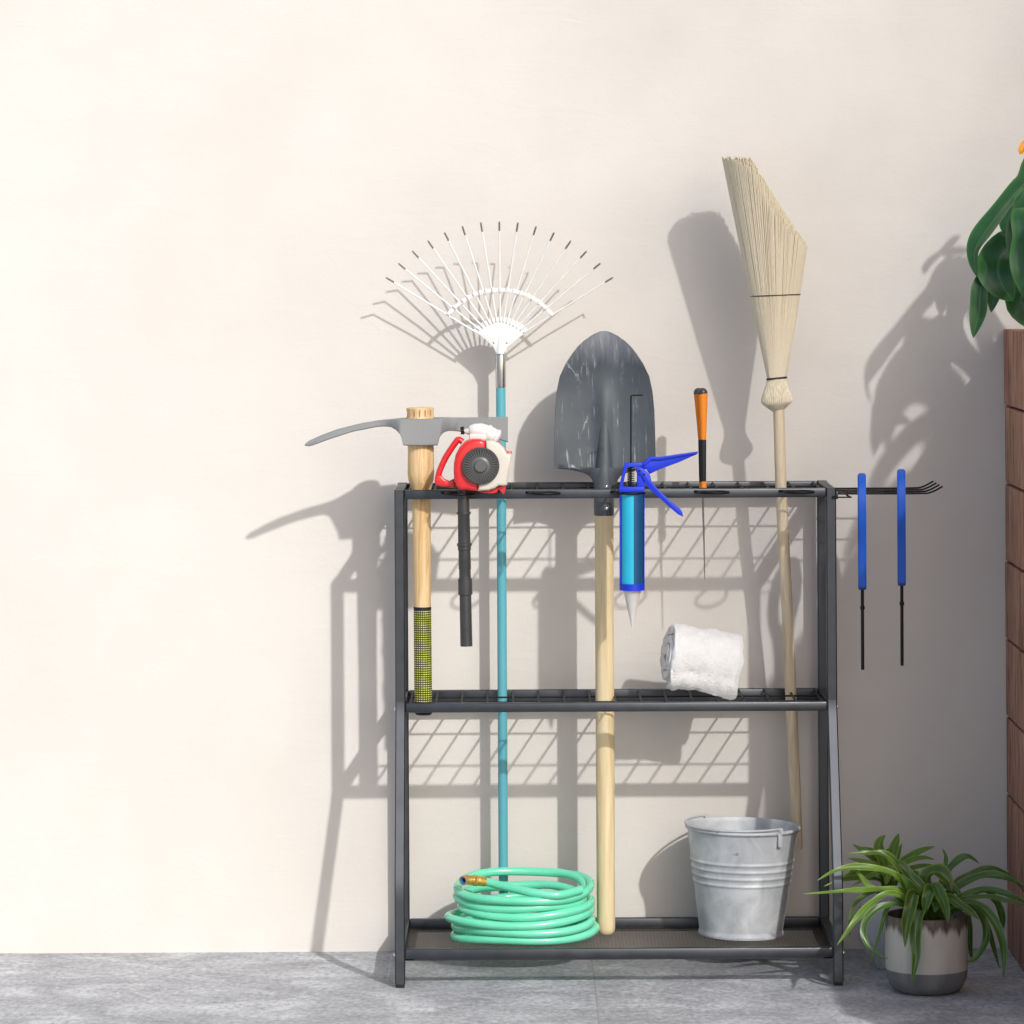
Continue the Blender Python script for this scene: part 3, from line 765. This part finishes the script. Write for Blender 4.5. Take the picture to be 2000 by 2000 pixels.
for py in zs_:
    h = hw(py); row = []
    for i in range(NU):
        u = i/(NU-1)*2-1
        row.append(at(cx0+u*h + (py-800)*0.0052, py, blade_y(u, py)))
    grid.append(row)
# shoulders: lower edge curves into the socket
for py, lim in ((916, 66), (921, 44), (928, 30), (936, 24), (946, 20.5)):
    row = []
    for i in range(NU):
        u = i/(NU-1)*2-1
        hx = lim
        row.append(at(cx0+u*hx+(py-800)*0.0052, py, SY-0.012*math.cos(u*PI/2)**0.7 - 0.002))
    grid.append(row)
V = [[bm.verts.new(p) for p in r] for r in grid]
for i in range(len(V)-1):
    for k in range(NU-1): bm.faces.new((V[i][k], V[i][k+1], V[i+1][k+1], V[i+1][k]))
bmesh.ops.recalc_face_normals(bm, faces=bm.faces[:])
bmesh.ops.solidify(bm, geom=bm.faces[:], thickness=0.002)
obj('blade', bm, M['shovel'], sh, smooth=50)
bm = vtube([(1180.5, 730, 2), (1180.5, 770, 8), (1180.5, 820, 11.5), (1180.5, 870, 14.5), (1180, 915, 18), (1179.5, 938, 19.4), (1179.3, 960, 19.6), (1179.7, 1005, 19.8), (1179.7, 1006.5, 19)], SY, 28)
obj('socket', bm, M['shovel'], sh, smooth=50)
for py in (950, 993):
    bm = NB(); p = at(1184.5, py, SY-0.0190); bmesh.ops.create_uvsphere(bm, u_segments=12, v_segments=8, radius=0.0042, matrix=Matrix.Translation(p)); obj('rivet', bm, M['chrome'], sh)
pb = at(1183.8, 1790, SY)
P = [at(1179.8, 1004, SY), at(1180.5, 1200, SY), at(1183.5, 1770, SY)]
bx_ = P[-1].x
P += [Vector((bx_, SY, ZMESH+d)) for d in (0.018, 0.012, 0.006, 0.002, 0.0015)]
bm = NB(); tube(bm, P, [0.0187, 0.0186, 0.0184, 0.0182, 0.0178, 0.0155, 0.0105, 0.004], 28); obj('handle', bm, M['ash'], sh, smooth=50)

# ------------------------------------------------------------------ caulking gun in the third loop
GY = -0.034
c3 = lambda x, y, d=GY: at(1040+x/3.865, 800+y/3.865, d)
cg = thing('caulking_gun', 'bright blue caulking gun with cyan cartridge hanging nose down in a loop', 'caulking gun', at(1235, 1226, GY))
bm = NB(); P = [c3(743, 1300), c3(743, -80), c3(744, -98), c3(750, -106), c3(762, -109), c3(835, -110)]
tube(bm, P, 0.0017, 10); obj('plunger_rod', bm, M['black'], cg)
bm = NB(); P = []
for i in range(150):
    t = i/149; a = t*2*PI*11; P.append(c3(743, 438+152*t) + Vector((math.cos(a)*0.0066, math.sin(a)*0.0066, 0)))
tube(bm, P, 0.0009, 6); obj('spring', bm, M['black'], cg)
bm = NB(); D = 0.018; y0_ = GY-D/2
def slab(P, y0, d, bv=0.0015): prism(bm, [c3(x, y, y0) for x, y in P], (0, d, 0), bv)
slab([(692, 403), (832, 401), (832, 432), (712, 436), (680, 590), (654, 622), (656, 585), (690, 432)], y0_, D)
slab([(656, 584), (845, 584), (847, 624), (653, 624)], y0_-0.004, D+0.008)
slab([(790, 440), (846, 455), (850, 590), (790, 590)], y0_, D)
obj('frame', bm, M['blue'], cg)
bm = NB()
slab([(800, 403), (835, 401), (893, 355), (960, 360), (1252, 318), (1244, 336), (1100, 400), (968, 448), (882, 488), (858, 450), (820, 440)], GY-0.005, 0.010)
slab([(826, 405), (893, 355), (960, 360), (1252, 318), (1246, 330), (965, 380), (900, 378), (846, 425)], GY-0.010, 0.020, 0.001)
obj('grip_handle', bm, M['blue'], cg)
bm = NB()
slab([(780, 462), (786, 445), (800, 436), (822, 438), (860, 462), (890, 500), (900, 545), (950, 605), (1040, 690), (1115, 748), (1132, 775), (1138, 810), (1100, 792), (1040, 742), (950, 660), (870, 590), (846, 545), (820, 495), (790, 485)], GY-0.013, 0.008)
tr_ = obj('trigger', bm, M['blue'], cg)
for x, y in ((806, 463), (842, 489)):
    bm = NB(); lathe(bm, [(0.0023, 0), (0.0023, 0.001), (0.001, 0.0014)], c3(x, y, GY-0.013), 14, Matrix.Rotation(PI/2, 4, 'X')); obj('pin', bm, M['black'], tr_)
# open half-round cradle and end rings
def halfshell(bm, cx, y0p, y1p, r, th, a0, a1, n=28):
    A = c3(cx, y0p); B = c3(cx, y1p); rows = []
    for P_ in (A, B):
        for rr in (r, r-th):
            rows.append([bm.verts.new(P_ + Vector((math.cos(a0+(a1-a0)*i/n)*rr, math.sin(a0+(a1-a0)*i/n)*rr, 0))) for i in range(n+1)])
    o0, i0, o1, i1 = rows
    for i in range(n):
        bm.faces.new((o0[i], o0[i+1], o1[i+1], o1[i])); bm.faces.new((i0[i+1], i0[i], i1[i], i1[i+1]))
        bm.faces.new((o0[i+1], o0[i], i0[i], i0[i+1])); bm.faces.new((o1[i], o1[i+1], i1[i+1], i1[i]))
    for i in (0, n): bm.faces.new((o0[i], i0[i], i1[i], o1[i]))
bm = NB(); halfshell(bm, 752, 624, 1330, 0.0245, 0.0016, R(-14), R(194)); obj('cradle', bm, M['blue'], cg)
bm = NB(); tube(bm, [c3(752, 1312), c3(752, 1362)], 0.0247, 40); obj('front_cap', bm, M['blue'], cg)
bm = NB(); tube(bm, [c3(752, 640), c3(752, 645), c3(752, 1312)], [0.0205, 0.0217, 0.0217], 40); ct = obj('cartridge', bm, M['cyan'], cg)
bm = NB(); halfshell(bm, 752, 646, 1311, 0.0221, 0.0003, R(-83), R(10)); obj('label', bm, M['navy'], ct)
bm = NB(); tube(bm, [c3(752, 1362), c3(752, 1372), c3(752, 1374), c3(753, 1640), c3(753, 1648)], [0.0172, 0.0172, 0.0168, 0.0016, 0.0012], 28); obj('nozzle', bm, M['white_plastic'], cg)

# ------------------------------------------------------------------ orange twin-handled tool
OY = 0.125
og = thing('hand_tool', 'slim hand tool with twin orange and black grips above a thin steel spike', 'hand tool', at(1376.5, 1132, OY))
o2 = lambda x, y, d=OY: at(1040+x/3.22, 620+y/3.22, d)
for (ox, dy, pr) in ((0, 0, 0), (-26, 0.017, 1)):
    f = lambda y: 1.0 - (y-465)/(1070-465)*0.85
    bm = NB()
    tube(bm, [o2(1071+ox, 478, OY+dy), o2(1073+ox*.75, 620, OY+dy*.75), o2(1074+ox*.55, 768, OY+dy*.6)], [0.0097, 0.0078, 0.0057], 20)
    h_ = obj('grip', bm, M['orange'], og)
    bm = NB(); bmesh.ops.create_uvsphere(bm, u_segments=20, v_segments=12, radius=0.0099, matrix=Matrix.Translation(o2(1070+ox, 474, OY+dy))); obj('end_cap', bm, M['dark_plastic'], h_)
    bm = NB(); tube(bm, [o2(1074+ox*.55, 764, OY+dy*.6), o2(1074+ox*.5, 772, OY+dy*.6), o2(1074+ox*.3, 1034, OY+dy*.5)], [0.0054, 0.006, 0.0058], 20); obj('shank', bm, M['rubber'], og)
    bm = NB(); tube(bm, [o2(1076+ox*.3, 1031, OY+dy*.5), o2(1076+ox*.3, 1071, OY+dy*.5)], 0.0062, 20); obj('ferrule', bm, M['orange'], og)
bm = NB(); tube(bm, [o2(1073, 1060), at(1373, 990, OY), at(1375, 1060, OY), at(1376.3, 1125, OY), at(1376.5, 1132, OY)], [0.0022, 0.002, 0.0016, 0.0009, 0.0003], 12); obj('spike', bm, M['spike'], og)

# ------------------------------------------------------------------ broom
br = thing('broom', 'tall pale straw broom with its bristles up and a slim pale stick', 'broom', at(1557, 1659, 0.215))
def by(py): return interp([(300, 0.095), (800, 0.135), (1659, 0.215)], py)
P = [(1520, 780), (1521, 800), (1525.5, 960), (1537, 1180), (1544.5, 1355), (1553.5, 1545), (1557, 1656), (1557, 1659)]
bm = NB(); tube(bm, [at(x, y, by(y)) for x, y in P], [0.0113]*5+[0.0108, 0.0108, 0.009], 20); obj('stick', bm, M['broomwood'], br, smooth=50)
P = [(1517, 738, 17.5), (1517, 742, 18.5), (1516.9, 756, 23), (1517.2, 772, 29), (1517.6, 780, 31.5), (1517.8, 784, 31.5), (1518, 787, 30), (1518.6, 794, 22), (1519.4, 801, 13), (1519.5, 803, 11.5)]
bm = NB()
tube(bm, [at(x, y, by(y)) for x, y, r in P], [r/1000*1.01 for x, y, r in P], 96, True, (0.8, 1), 0.05); obj('collar', bm, M['weave'], br, smooth=60)
rb = random.Random(3); bm = NB()
def cut(px):
    if px < 1466: return 306 + max(0, (px-1410))*0.04
    return 308 + (px-1466)*(478-308)/(1574-1466)
def straw(u, v_):
    sl_ = -0.0225 + 0.1825*u
    # find where the straw meets the slanting cut
    py = 400.0
    for _ in range(25):
        px = 1517+18*u+sl_*(739-py); py = 0.5*py+0.5*cut(px)
    py += rb.uniform(-2, 5) + 30*v_*v_*v_*v_
    pts = []
    for t in (0, 0.5, 1.0):
        yy = 741 + (py-741)*t
        spread = 0.011 + 0.068*(741-yy)/435.0
        pts.append(at(1517+18*u+sl_*(739-yy), yy, by(yy) + v_*spread))
    pts[1] += Vector((rb.uniform(-.0008, .0008), rb.uniform(-.0008, .0008), 0))
    tube(bm, pts, [0.0009, 0.0013, 0.0012], 5)
for lay, n in ((1.0, 190), (0.88, 160), (0.74, 140), (0.56, 110), (0.38, 80), (0.18, 40)):
    for i in range(n):
        a = 2*PI*(i+rb.random()*0.6)/n
        straw(math.cos(a)*lay*abs(1), math.sin(a)*lay)
obj('bristles', bm, M['straw'], br, smooth=80)
def band(py, cxp, hwp, vd, r):
    bm = NB(); P = []
    for i in range(41):
        a = 2*PI*i/40; P.append(at(cxp+hwp*math.cos(a), py - 5*math.cos(a)*0.4, by(py)+vd*math.sin(a)))
    tube(bm, P, r, 8, False); obj('binding_wire', bm, M['dark_strap'], br)
band(577, 1514.3, 48.6, 0.0382, 0.0011); band(739, 1517, 19, 0.0138, 0.0019)

# ------------------------------------------------------------------ rolled towel on the middle shelf
TY = 0.105
tw = at(1372, 1368, TY)
gz = ZM-0.006
sec = []; turns = 2.6; n_ = 110
for i in range(n_+1):
    t = i/n_; a = R(205) - turns*2*PI*(1-t); r = 0.008 + 0.048*t
    sec.append(Vector((math.cos(a)*r*1.0, math.sin(a)*r*1.0)))
# loose tail drops to the shelf and runs forward
end = sec[-1]
sec += [end + Vector((-0.001, -0.010)), end + Vector((0.000, -0.020)), end+Vector((0.004, -0.028)), end+Vector((0.012, -0.033))]
th = 0.0084; out_, in_ = [], []
for i, p in enumerate(sec):
    t = (sec[min(len(sec)-1, i+1)]-sec[max(0, i-1)]).normalized(); nn = Vector((t.y, -t.x))
    out_.append(p+nn*th); in_.append(p-nn*th)
prof = out_ + in_[::-1]
axis = (at(1438, 1313, TY+0.010)-at(1307, 1294, TY-0.018)); Lx = axis.length; ax = axis.normalized()
org = at(1304, 1290, TY-0.017)
sid = Vector((0, 1, 0)); sid = (sid-ax*sid.dot(ax)).normalized(); up = ax.cross(sid).normalized()
if up.z < 0: up = -up
bm = NB(); prev = None; NS = 90; cap0 = None
for s in range(NS+1):
    f = s/NS; ring = []
    for i, p in enumerate(prof):
        idx = i if i < len(out_) else 2*len(out_)-1-i
        tt = idx/len(out_)
        q_ = org + ax*(f*Lx) + sid*(p.x*0.92) + up*(p.y*1.06)
        edge = 1-min(1, min(f, 1-f)*14)
        inward = -(1-tt)*0.006*edge*(1 if f < .5 else -1)
        q_ += ax*inward
        nz = noise.noise_vector(q_*22)*0.0045 + noise.noise_vector(q_*70)*0.0030 + noise.noise_vector(q_*190)*0.0013
        q_ += nz
        if edge > 0 and i < len(out_): 
            q_ += (org+ax*(f*Lx)-q_)*0.05*edge
        if idx >= n_-4:                                        # wavy hem of the loose tail
            q_ += Vector((0, 0, 0.012*math.sin(f*PI*1.0+0.2)**2*(idx-(n_-4))/8.0))
        ring.append(bm.verts.new(q_))
    if prev:
        m_ = len(ring)
        for k in range(m_): bm.faces.new((prev[k], prev[(k+1) % m_], ring[(k+1) % m_], ring[k]))
    prev = ring
    if s in (0, NS):
        m_ = len(out_)
        for k in range(m_-1): bm.faces.new((ring[k], ring[k+1], ring[2*m_-2-k], ring[2*m_-1-k]))
lowest = min(v.co.z for v in bm.verts)
bmesh.ops.translate(bm, vec=Vector((0, 0, gz+0.001-lowest)), verts=bm.verts)
tag(obj('rolled_towel', bm, M['terry'], origin=(tw.x, TY, gz), smooth=70), 'thick white terry towel rolled up loosely on the middle wire shelf', 'towel')

# ------------------------------------------------------------------ hose
CY = 0.098
hc = at(1021, 1806, CY)
hs = thing('garden_hose', 'coiled mint green garden hose with a brass end on the bottom tray', 'garden hose', (hc.x, CY, ZMESH))
hr = 0.0084; P = []
loops = [  # (rx, ry, centre x offset, height at front, rise at the back)
    (0.118, 0.082, 0.004, 0.0092, 0.000), (0.134, 0.094, 0.002, 0.0095, 0.000), (0.139, 0.100, 0.004, 0.026, 0.004), (0.141, 0.103, -0.010, 0.042, 0.008),
    (0.131, 0.098, 0.012, 0.058, 0.014), (0.127, 0.095, 0.000, 0.073, 0.022), (0.112, 0.080, -0.004, 0.074, 0.024), (0.134, 0.104, 0.003, 0.088, 0.034)]
def lerp(a, b, t): return a+(b-a)*t
nl = len(loops)
for i in range(nl*48+1):
    t = i/48.0; k = min(nl-1, int(t)); f = t-k; k2 = min(nl-1, k+1)
    s = smooth01((f-0.55)/0.45)
    A, B = loops[k], loops[k2]
    rx, ry, ox, z0, rise = (lerp(a, b, s) for a, b in zip(A, B))
    a = R(70) + t*2*PI
    wob = 0.004*math.sin(a*2+k*1.7)
    P.append(Vector((hc.x+ox+(rx+wob)*math.cos(a), CY+0.85*ry*math.sin(a), ZMESH+z0+rise*(0.5+0.5*math.sin(a)) + 0.002*math.sin(a*3+k))))
# the free end crosses the top of the coil to the left
e0 = at(949, 1722, 0.065); e1 = at(911, 1718, 0.048)
tail = [P[-1], P[-1]+Vector((0.03, -0.004, 0.004))]
last = P[-1]
P2 = crom([P[-2], P[-1], at(1040, 1746, 0.025), at(1000, 1735, 0.04), e0, e0+(e1-e0)*0.3], 8)
bm = NB(); tube(bm, P, hr, 14)
obj('coil', bm, M['hose'], hs, smooth=60)
st = P[int(len(P)*0.0)]
bm = NB()
P3 = crom([at(1135, 1738, 0.04), at(1090, 1748, 0.012), at(1045, 1744, 0.014), at(1000, 1735, 0.036), e0, e0+(e1-e0)*0.25], 8)
tube(bm, P3, hr, 14); obj('loose_end', bm, M['hose'], hs, smooth=60)
d = (e1-e0)
bm = NB(); prof = []
pts = []; rr = []
for i in range(19):
    t = i/18; pts.append(e0+d*t); rr.append(0.0092 + (0.0010 if i % 2 else -0.0004) + (0.0012 if 7 < i < 12 else 0))
tube(bm, pts, rr, 20); obj('coupling', bm, M['brass'], hs, smooth=30)
nose = Vector((-0.55, -0.8, -0.05)).normalized(); e2 = e1+nose*0.010
Mz = nose.to_track_quat('Z', 'Y').to_matrix().to_4x4()
bm = NB(); tube(bm, [e1+d.normalized()*-0.004, e1+d.normalized()*0.004], 0.0095, 20)
lathe(bm, [(0.0095, -0.008), (0.0100, 0.0), (0.0095, 0.002), (0.0078, 0.002), (0.0074, -0.004), (0.0074, -0.0078)], e2, 28, Mz, True); obj('coupling', bm, M['brass'], hs, smooth=40)
bm = NB(); lathe(bm, [(0.0074, 0.0005), (0.0074, -0.006), (0.0044, -0.006), (0.0046, 0.0002)], e2, 28, Mz, True); obj('washer', bm, M['bluelining'], hs, smooth=40)
bm = NB(); lathe(bm, [(0.0046, -0.004), (0.0046, -0.0065)], e2, 20, Mz); obj('bore', bm, M['rubber'], hs)

# ------------------------------------------------------------------ bucket
KY = 0.135
kc = at(1447, 1816, KY); kb = Vector((kc.x, KY, ZMESH+0.0022))
bu = thing('bucket', 'dull galvanised metal bucket with a wire handle on the bottom tray', 'bucket', kb)
H = 0.2135; Rb, Rt = 0.0815, 0.1105
rad_ = lambda h: Rb+(Rt-Rb)*h/H
outp = [(Rb-0.004, 0.004), (Rb-0.002, 0.0), (Rb+0.002, 0.0), (Rb+0.003, 0.003), (Rb+0.003, 0.006), (rad_(0.009), 0.010)]
h = 0.015
while h < H-0.006:
    rib = 0
    for rc in (0.107, 0.121, 0.135, 0.149): rib += 0.0022*math.exp(-((h-rc)/0.0026)**2)
    outp.append((rad_(h)+rib, h)); h += 0.0018 if 0.098 < h < 0.158 else 0.012
outp += [(Rt, H-0.005), (Rt+0.003, H-0.004), (Rt+0.0042, H-0.001), (Rt+0.003, H+0.002), (Rt, H+0.003), (Rt-0.002, H), (Rt-0.003, H-0.006)]
outp += [(rad_(H*0.6)-0.0025, H*0.6), (rad_(0.01)-0.002, 0.010), (0.0005, 0.008)]
tilt = Matrix.Rotation(R(1.3), 4, 'Y')
bm = NB(); lathe(bm, [(0.0005, 0.004)] + outp, kb, 72, tilt); obj('body', bm, M['zinc'], bu, smooth=50)
def K(r, a, z): return kb + tilt @ Vector((r*math.cos(a), r*math.sin(a), z))
a1 = R(127); a2 = R(127+180)+R(0)
ears = []
for a in (a1, a2):
    bm = NB(); p = K(Rt+0.0035, a, H-0.006)
    rot = Matrix.Rotation(a, 4, 'Z')
    box(bm, p+Vector((0, 0, -0.008)), (0.0022, 0.010, 0.026), 0.0006, rot)
    box(bm, p+Vector((0, 0, 0.008)), (0.0035, 0.008, 0.012), 0.001, rot)
    lathe(bm, [(0.0052, -0.003), (0.0052, 0.003)], K(Rt+0.0035, a, H+0.006), 16, rot @ Matrix.Rotation(PI/2, 4, 'Y')); obj('ear', bm, M['zinc'], bu)
A = K(Rt+0.0035, a1, H+0.007); B = K(Rt+0.0035, a2, H+0.007)
mid = (A+B)/2; axb = (A-B)/2; rB = axb.length
side_ = Vector((0, 0, 1)).cross(axb).normalized()
dirn = side_ if side_.x < 0 else -side_
P = []
for i in range(33):
    t = PI*i/32
    P.append(mid + axb*math.cos(t) + dirn*(rB*1.0)*math.sin(t) + Vector((0, 0, -0.002*math.sin(t)+0.0015)))
bm = NB(); tube(bm, P, 0.0024, 10); obj('bail_handle', bm, M['zinc'], bu)

# ------------------------------------------------------------------ blue-handled tools on the side hooks
def blue_tool(px, pytop, label):
    y = 0.0; t0 = at(px, pytop+223, y)
    r = thing('blue_handled_tool', label, 'hand tool', t0, 'blue-handled tools on the side hooks')
    k = 0.001
    out2, inn = [], []
    prof = [(0.022, 219), (0.006, 223), (-0.012, 222), (-0.030, 214), (-0.046, 192), (-0.052, 160), (-0.047, 125), (-0.036, 95), (-0.030, 60), (-0.028, 0), (0.004, 0), (0.014, 60), (0.026, 95), (0.046, 125), (0.050, 160), (0.046, 192), (0.036, 212)]
    hole = [(0.014, 188), (0.006, 189), (-0.006, 189), (-0.016, 187), (-0.026, 180), (-0.032, 160), (-0.029, 132), (-0.020, 110), (-0.012, 102), (-0.008, 99), (0.000, 99), (0.008, 102), (0.016, 110), (0.028, 132), (0.032, 160), (0.028, 180), (0.022, 186)]
    bm = NB(); W = 0.0165
    cen = [(0, 160)]
    for wv, sc_ in ((-W/2, 1), ):
        ringprism(bm, [t0+Vector((-W/2, 0.012+a, b*k)) for a, b in prof], [t0+Vector((-W/2, 0.012+a, b*k)) for a, b in hole], (W, 0, 0))
    bmesh.ops.recalc_face_normals(bm, faces=bm.faces[:])
    bmesh.ops.bevel(bm, geom=[e for e in bm.edges if len(e.link_faces) == 2 and e.calc_face_angle(0) > R(60)], offset=0.0025, segments=2, affect='EDGES')
    obj('handle', bm, M['blue_grip'], r, smooth=40)
    bm = NB(); box(bm, t0+Vector((0, 0.0, 0.0015)), (0.0155, 0.030, 0.009), 0.002); obj('bolster', bm, simple('dark_blue_plastic', '#0a2c6c', 0.45), r)
    bm = NB(); tube(bm, [t0+Vector((0, 0, 0.004)), t0+Vector((-0.0002, 0, -0.16))], 0.0033, 14)
    lathe(bm, [(0.0032, -0.004), (0.0046, -0.0025), (0.0046, 0.0025), (0.0032, 0.004)], t0+Vector((0, 0, -0.039)), 16)
    obj('shaft', bm, M['black'], r)
    r.rotation_euler = (0, 0, -math.atan2(t0.x, DC))
    return r
blue_tool(1684.3, 925, 'blue-handled slim tool hanging on the side wires next to the rack post')
blue_tool(1761.3, 917, 'blue-handled slim tool hanging nearer the upturned wire ends')

# ------------------------------------------------------------------ potted strap-leaf plant
c6 = lambda x, y, d: at(1560+x/4.39, 1600+y/4.39, d)
PY = -0.182; pc = at(1810, 1940, PY); pc.z = 0
pp = thing('potted_plant', 'strap-leaved green plant in a round grey two-tone pot beside the rack', 'potted plant', pc)
r_ = 0.0785; hh = 0.1475
prof = [(0.050, 0.0), (0.056, 0.002), (0.064, 0.007), (0.0715, 0.016), (0.0762, 0.028), (0.0782, 0.044), (r_, 0.07), (r_, hh-0.002), (r_-0.001, hh), (r_-0.004, hh), (r_-0.005, hh-0.002), (r_-0.006, hh-0.03), (0.0005, hh-0.03)]
bm = NB(); lathe(bm, prof, pc, 64); obj('pot', bm, M['pot'], pp, smooth=50)
bm = NB(); lathe(bm, [(r_-0.0062, hh-0.032), (r_-0.0062, hh-0.020), (0.03, hh-0.014), (0.0005, hh-0.012)], pc, 40); obj('soil', bm, M['soil'], pp)
cb = pc+Vector((0, 0, hh-0.015))
fwd = (-0.1, -0.75, 0.65)
def leaf(P, wpx, depths, nrm=fwd, mat='leaf', fold=0.22, wave=0.15, root=True, parent=None, base_=None):
    n = len(P); pts = []
    if root: pts.append((base_ or cb)+Vector((random.uniform(-.012, .012), random.uniform(-.012, .012), 0)))
    for i, (x, y) in enumerate(P):
        t = i/(n-1); d = depths[0] + (depths[1]-depths[0])*t
        pts.append(c6(x, y, d))
    bm = NB(); ribbon(bm, pts, wpx/4390.0*1.02, nrm, fold, wave, 0.55, 0.5); obj('leaf', bm, M[mat], parent or pp, smooth=60, recalc=False)
Y = PY
LV = [
 ([(1000, 600), (860, 410), (740, 305), (600, 290), (405, 292)], 62, (0, -.02)),
 ([(930, 620), (850, 500), (700, 430), (480, 412), (300, 450), (160, 525)], 62, (0, -.05)),
 ([(920, 630), (700, 600), (520, 612), (300, 625), (35, 642)], 48, (-.02, -.10)),
 ([(900, 650), (640, 595), (530, 490), (470, 405)], 45, (-.02, -.02)),
 ([(930, 690), (760, 645), (610, 735), (520, 830), (420, 960), (330, 1080)], 60, (-.03, -.12)),
 ([(900, 745), (720, 745), (590, 850), (555, 980), (620, 1120), (770, 1200)], 58, (-.03, -.08)),
 ([(1000, 640), (960, 760), (925, 900), (910, 1100)], 105, (-.05, -.11)),
 ([(1050, 780), (1010, 900), (1000, 1050), (1005, 1200), (970, 1415)], 95, (-.07, -.11)),
 ([(1150, 580), (1215, 650), (1260, 770), (1285, 890)], 90, (-.04, -.11)),
 ([(1090, 560), (1120, 470), (1200, 455), (1280, 520), (1310, 620)], 130, (0, -.03)),
 ([(1250, 500), (1330, 390), (1440, 320), (1550, 380)], 70, (.02, .02)),
 ([(1240, 520), (1258, 400), (1262, 320), (1232, 250)], 40, (.03, .05)),
 ([(1310, 590), (1450, 490), (1600, 428), (1770, 470), (1960, 600)], 62, (.02, .03)),
 ([(1320, 620), (1500, 510), (1660, 482), (1810, 515), (1990, 610)], 75, (0, -.03)),
 ([(1350, 690), (1550, 605), (1750, 632), (1900, 690), (2010, 780)], 58, (-.02, -.06)),
 ([(1370, 705), (1600, 668), (1800, 705), (2020, 760)], 50, (-.03, -.09)),
 ([(1390, 720), (1550, 745), (1680, 880), (1745, 1050), (1760, 1200), (1757, 1360)], 72, (-.04, -.12)),
 ([(1450, 750), (1580, 860), (1605, 1040), (1510, 1195), (1395, 1225)], 62, (-.02, -.03)),
 ([(1250, 680), (1390, 745), (1470, 800), (1545, 860)], 75, (-.04, -.10)),
 ([(1550, 620), (1680, 690), (1745, 850), (1742, 980)], 68, (.03, .05)),
 ([(1400, 760), (1460, 900), (1470, 1100), (1492, 1235)], 50, (.05, .07)),
 ([(1480, 760), (1600, 880), (1670, 1100), (1722, 1285)], 48, (0, .02)),
 ([(1080, 640), (960, 500), (880, 400), (770, 360)], 90, (-.02, .0)),
 ([(1060, 700), (940, 560), (870, 470)], 80, (-.03, -.04)),
 ([(800, 640), (640, 625), (500, 710), (445, 850), (435, 1015)], 42, (.0, -.01)),
 ([(850, 720), (760, 770), (690, 1000), (600, 1265)], 38, (0, -.02)),
 ([(1090, 620), (1180, 700), (1170, 800)], 120, (-.03, -.06)),
 ([(1130, 640), (1060, 540), (990, 470), (930, 520)], 95, (.01, .0)),
 ([(1200, 620), (1250, 560), (1330, 600), (1420, 700)], 95, (.01, -.02)),
 ([(1150, 600), (1100, 690), (1080, 820)], 100, (-.04, -.08)),
]
for i, (P, wd, (d0, d1)) in enumerate(LV): leaf(P, wd, (Y+d0, Y+d1), wave=0.30, mat='leaf_bright' if i in (1, 2, 3, 4) else ('leaf_olive' if i % 3 == 0 else 'leaf'))  # left leaves get a brighter green that paints sunlight onto them

# ------------------------------------------------------------------ second plant in a faceted glass vase behind it
VY = 0.075; vc = at(1738, 1893, VY); vc.z = 0
gv = thing('glass_vase_plant', 'bright green plant in a faceted clear glass vase half hidden behind the grey pot', 'potted plant', vc)
bm = NB()
rings = []
for (r0, z0, off) in ((0.030, 0.001, 0), (0.062, 0.055, 0.5), (0.068, 0.100, 0), (0.050, 0.152, 0.5)):
    rings.append([bm.verts.new(vc+Vector((r0*math.cos(2*PI*(k+off)/7), r0*math.sin(2*PI*(k+off)/7), z0))) for k in range(7)])
bm.faces.new(rings[0][::-1])
for i in range(3):
    for k in range(7):
        a, b = rings[i], rings[i+1]; k2 = (k+1) % 7
        if i % 2 == 0: bm.faces.new((a[k], a[k2], b[k])); bm.faces.new((a[k2], b[k2], b[k]))
        else: bm.faces.new((a[k], b[k2], b[k])); bm.faces.new((a[k], a[k2], b[k2]))
bmesh.ops.recalc_face_normals(bm, faces=bm.faces[:])
bmesh.ops.solidify(bm, geom=bm.faces[:], thickness=0.0025)
obj('vase', bm, M['glass'], gv, smooth=0)
bm = NB(); lathe(bm, [(0.030, 0.128), (0.042, 0.140), (0.040, 0.150), (0.0005, 0.154)], vc, 20); obj('soil', bm, M['soil'], gv)
vb = vc+Vector((0, 0, 0.152))
for P, wd, d0, d1 in [
  ([(740, 420), (690, 270), (700, 190), (745, 135)], 95, .0, .0), ([(790, 400), (815, 260), (838, 190), (860, 120)], 85, .0, .0),
  ([(820, 400), (850, 300), (885, 210)], 60, .03, .04), ([(860, 400), (990, 305), (1080, 265), (1170, 235)], 70, .0, -.02),
  ([(870, 420), (980, 350), (1080, 335), (1165, 346)], 55, -.02, -.05), ([(880, 460), (1000, 415), (1100, 400), (1195, 406)], 48, -.02, -.04),
  ([(700, 420), (600, 310), (530, 260), (460, 213)], 60, .02, .03), ([(690, 430), (560, 370), (420, 335)], 60, .0, .0),
  ([(690, 480), (560, 470), (440, 480), (345, 512)], 60, -.03, -.05), ([(680, 520), (500, 510), (350, 530), (213, 577)], 45, -.03, -.06),
  ([(700, 450), (600, 400), (500, 420), (420, 470)], 60, -.04, -.07), ([(740, 450), (760, 500), (745, 565)], 70, -.05, -.07),
  ([(770, 440), (830, 470), (860, 540)], 70, -.05, -.06), ([(720, 470), (640, 480), (560, 520), (450, 575)], 48, -.05, -.08),
  ([(700, 440), (660, 320), (620, 270), (505, 235)], 60, .03, .05), ([(760, 430), (740, 330), (770, 250)], 80, .03, .04)]:
    leaf(P, wd, (VY+d0, VY+d1), mat='leaf_bright', parent=gv, base_=vb, wave=0.05)
